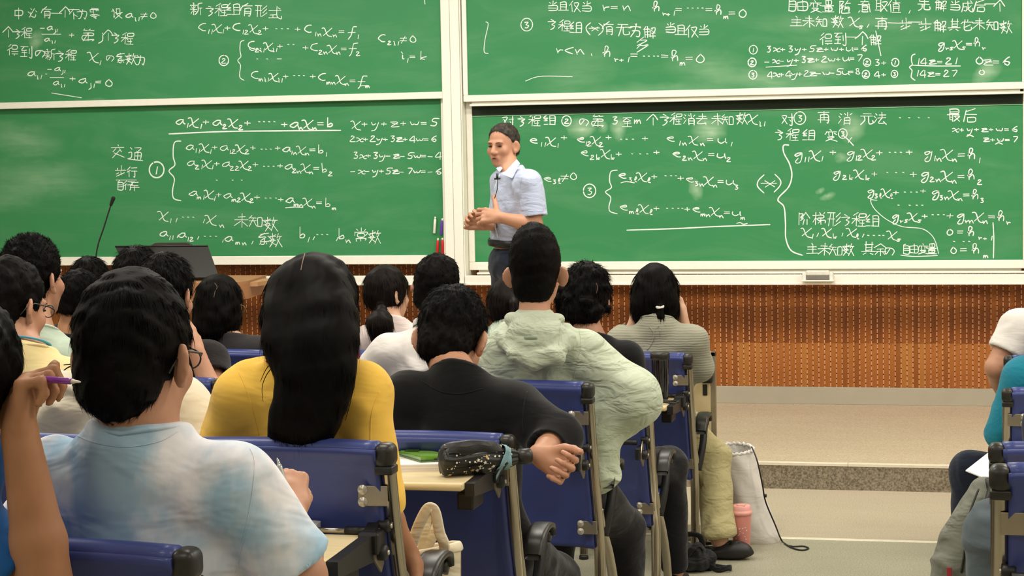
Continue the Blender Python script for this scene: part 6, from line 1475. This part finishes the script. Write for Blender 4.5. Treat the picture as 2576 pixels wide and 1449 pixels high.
for dx, pts in ((0, ((0, 0), (0, .014), (.004, 0), (.009, 0), (.009, .014))), (.016, ((0, .013), (.008, .014), (.009, .008), (.001, .001), (.01, 0)))):
    b = D(1842, 1146, .067)-o0; MB().tube([(b[0]+dx+x*1.2, b[1], b[2]+.0+z) for x, z in pts], .0016, 5).build('printed_letter', M_blkd, t)
cord = crom([D(1891, 1124, -.03)-o0, D(1905, 1160, -.09)-o0, D(1918, 1220, -.10)-o0, D(1926, 1262, -.10)-o0, D(1950, 1320, -.09)-o0]+[onZ(x, y, .004)-o0 for x, y in ((1968, 1362), (1990, 1374), (2020, 1374), (2034, 1379), (2018, 1384), (1992, 1378), (1972, 1366))], 6)
MB().tube(cord, .0035, 6).build('cord', M_blkd, t)
kn = D(1925, 1247, -.10)-o0; MB().lathe([(0, -.008), (.007, -.006), (.007, .006), (0, .008)], 12, org=tuple(kn)).build('cord_lock', M_blkd, t)
q = onZ(1866, 1396, 0.0); hc = float(onY(1866, 1268, q[1])[2]); t = thing('travel_cup', q, 'pink travel cup with lid standing on the floor before the drawstring bag', 'cup')
M_pk = mat('pink_cup', 'dd8f86', .4, var=.03); M_pkl = mat('pink_lid', 'f0aaa0', .35, var=.03)
rc = 26/ (F_PX/float(np.dot(q-CAM, W_)))
MB().lathe([(0, 0), (rc*.72, 0), (rc*.75, .004), (rc*.78, .006), (rc*.95, hc*.80), (rc*.95, hc*.82)], 30).build('cup_body', M_pk, t)
MB().lathe([(0, 0.0), (rc*.74, .0), (rc*.76, .010), (0, .011)], 30).build('base_ring', mat('cup_base', '8a6f52', .5), t)
MB().lathe([(rc*.96, hc*.80), (rc*1.06, hc*.81), (rc*1.06, hc*.865), (rc*.97, hc*.875), (rc*.93, hc*.90), (rc*.90, hc*.97), (rc*.80, hc*.985), (0, hc*.985)], 30).build('lid', M_pkl, t)
MB().box((-rc*.35, -rc*.75, hc*.975), (rc*.45, -rc*.1, hc*1.01), .003).build('lid_slider', M_pkl, t)
r = random.Random(3)
for k in range(26):
    th = -1.57+r.uniform(-.75, .75); zz = hc*(.14+.50*r.random()*(1-.25*abs(th+1.57))); rr = rc*(.78+.17*zz/(hc*.8))+.0006; c = V3(rr*math.cos(th), rr*math.sin(th), zz); nn = V3(math.cos(th), math.sin(th), 0); tt = V3(-nn[1], nn[0], 0); R0 = r.choice((.0018, .0028, .0038))
    m = MB(); n5 = 8; pp = [c+tt*math.cos(j*.7854)*R0*(1 if j % 2 else .55)+V3(0, 0, 1)*math.sin(j*.7854)*R0*(1 if j % 2 else .55) for j in range(n5)]; m.v = [tuple(p) for p in pp]+[tuple(p+nn*.0005) for p in pp]; m.f = [tuple(range(n5)), tuple(range(2*n5-1, n5-1, -1))]+[(j, (j+1) % n5, n5+(j+1) % n5, n5+j) for j in range(n5)]; m.sm = [False]*len(m.f); m.build('printed_blossom', mat('print_pale_pink', 'f3cfc4', .5), t)

# ---- clogs of the sitter in khaki trousers
for i in (0, 1):
    A = P18['A'][i]; b = V3(A[0]+(-.012 if i else 0), A[1]+(0 if i else .045), 0.0); f = Field(.005); _n0 = len(f.ops)
    f.ell(b+V3(0, .02, .028), (.048, .135, .028), None, .02); f.ell(b+V3(0, .070, .042), (.045, .075, .036), None, .02); f.ell(b+V3(0, -.06, .050), (.036, .060, .045), None, .02, True)
    f.plane(b+V3(0, 0, .001), (0, 0, -1), r=.3, k=.002)
    for q in ((-.02, .05), (.0, .045), (.02, .05), (-.012, .085), (.012, .085)): f.cap(b+V3(q[0], q[1], .05), b+V3(q[0]*1.6, q[1]+.02, .10), .006, .006, .002, True)
    RZ = np.array(Matrix.Rotation(-math.pi/2 if i else 0.0, 3, 'Z'))
    me = f.mesh('clog'); me.transform(Matrix.Translation(Vector(b)) @ Matrix(RZ.tolist()).to_4x4() @ Matrix.Translation(-Vector(b)))
    o = link('clog', me, mat('clog_black', '1d1b1b', .5), P18['body'])
    MB().tube(crom([b+RZ@V3(-.044, -.01, .055), b+RZ@V3(-.040, -.085, .05), b+RZ@V3(0, -.112, .048), b+RZ@V3(.040, -.085, .05), b+RZ@V3(.044, -.01, .055)], 5), .006, 6, flat=(.5, 1.2)).build('heel_strap', MATS['clog_black'], o)
# ---- black crumpled bag with straps on the floor at the row end
q = onZ(1745, 1436, 0.0); t = thing('black_shoulder_bag', q, 'black crumpled bag with straps lying on the floor at the row end', 'bag')
f = Field(.007)
for (x, y, z, rx, ry, rz) in ((-.01, 0, .05, .07, .07, .055), (.04, .02, .04, .05, .05, .045), (-.045, .02, .075, .035, .04, .05), (.01, -.03, .09, .03, .03, .04)): f.ell((x, y, z), (rx, ry, rz), None, .015)
f.ell((.0, -.02, .115), (.02, .03, .03), None, .01, True); f.plane((0, 0, .002), (0, 0, -1), r=.4, k=.002)
M_bb = fabric('black_nylon', '18191b', wr=1.0, wscale=18, rough=.55); link('bag_body', f.mesh('bag', disp=lambda V, N: .006*vnoise(V*16, 5)), M_bb, t)
for pts in (((-.05, 0, .12), (-.02, -.03, .155), (.03, -.03, .15), (.04, .0, .10)), ((.05, .0, .03), (.10, -.02, .012), (.145, -.01, .02), (.15, .02, .012), (.11, .04, .008), (.05, .03, .02)), ((-.03, -.05, .06), (.0, -.07, .10), (.03, -.05, .12), (.05, -.02, .09))):
    MB().tube(crom(pts, 6), .012, 8, flat=(1, .18), up=(0, 1, 0)).build('strap', M_bb, t)
# ---- backpack at the right edge
q = onZ(2440, 1520, .0); YBk = RY['D']+.27; B_ = lambda x, y, dy=0: onY(x, y, YBk+dy)
t0 = B_(2440, 1500); t = thing('backpack', (t0[0], YBk, .14), 'grey-green nylon backpack leaning at the knee by the right edge', 'backpack'); o0 = V3(t0[0], YBk, .14); f = Field(.008); S = lambda x, y, dy=0: B_(x, y, dy)-o0
f.chain([S(2476, 1235, .02), S(2466, 1310, 0), S(2452, 1400, 0), S(2440, 1500, 0)], [.035, .062, .085, .10], .05); f.chain([S(2445, 1330, .0), S(2425, 1420, 0), S(2418, 1500, 0)], [.02, .045, .07], .05)
zf = 0.003; f.plane((0, 0, zf), (0, 0, -1), r=.5, k=.003); M_bp = fabric('grey_green_nylon', '77796c', wr=1.0, wscale=9, rough=.6, wdist=.03)
link('bag_body', f.mesh('bag', disp=folds(.007, 9, 77)), M_bp, t)
MB().tube(crom([S(2462, 1230, -.05), S(2440, 1290, -.08), S(2432, 1350, -.09), S(2418, 1440, -.1)], 6), .003, 6).build('seam_piping', mat('piping_dark', '3c3e38', .7), t)
MB().tube(crom([S(2478, 1212, .0), S(2490, 1225, -.03), S(2482, 1255, -.05), S(2474, 1270, -.05)], 6), .013, 8, flat=(1, .3), up=(0, 1, 0)).build('shoulder_strap', M_blkd, t)
MB().box(tuple(S(2388, 1440, -.11)+V3(-.006, 0, -.012)), tuple(S(2388, 1440, -.11)+V3(.006, .004, .012)), .001).build('red_tag', mat('red_tag', 'b5343c', .6), t)
# ---- folded tablet stand at the end of the front row
Yf = RY['A']+.62; G_ = lambda x, y: onY(x, y, Yf); xr = float(G_(1795, 1000)[0]); t = thing('folded_tablet_stand', (xr, Yf, 0), 'steel stand with a folded beech tablet hanging beside the front row', 'tablet stand')
zt1 = float(G_(1790, 884)[2]); xl1 = float(G_(1742, 1000)[0])-xr
MB().box((-.010, -.012, 0), (.012, .012, zt1), .003).box((-.05, -.012, zt1-.022), (.012, .012, zt1), .003).build('steel_post', M_brk, t)
MB().box((xl1-.25, -.012, .30), (-.012, .0, zt1-.10), .004).build('folded_tablet', M_desk, t)
MB().box((-.22, -.06, 0), (.03, .2, .02), .005).build('floor_plate', M_brk, t)
zk = float(G_(1785, 945)[2]); MB().box((-.05, -.035, zk-.03), (.0, -.012, zk+.06), .008).build('pivot_housing', M_blkd, t); MB().lathe([(.014, 0), (.018, .004), (.018, .02), (.012, .024)], 14, org=(-.015, -.035, zk), ax=(0, -1, 0)).build('pivot_knob', M_blkd, t)
zk = float(G_(1775, 980)[2]); k = MB().box((-.045, -.016, zk-.024), (-.025, -.010, zk+.024), .002).build('hinge_plate', M_blkd, t)
# ------------------------------------------------------------------ remove the pattern chair
def kill(o):
    for c in list(o.children): kill(c)
    bpy.data.objects.remove(o)
kill(proto0)
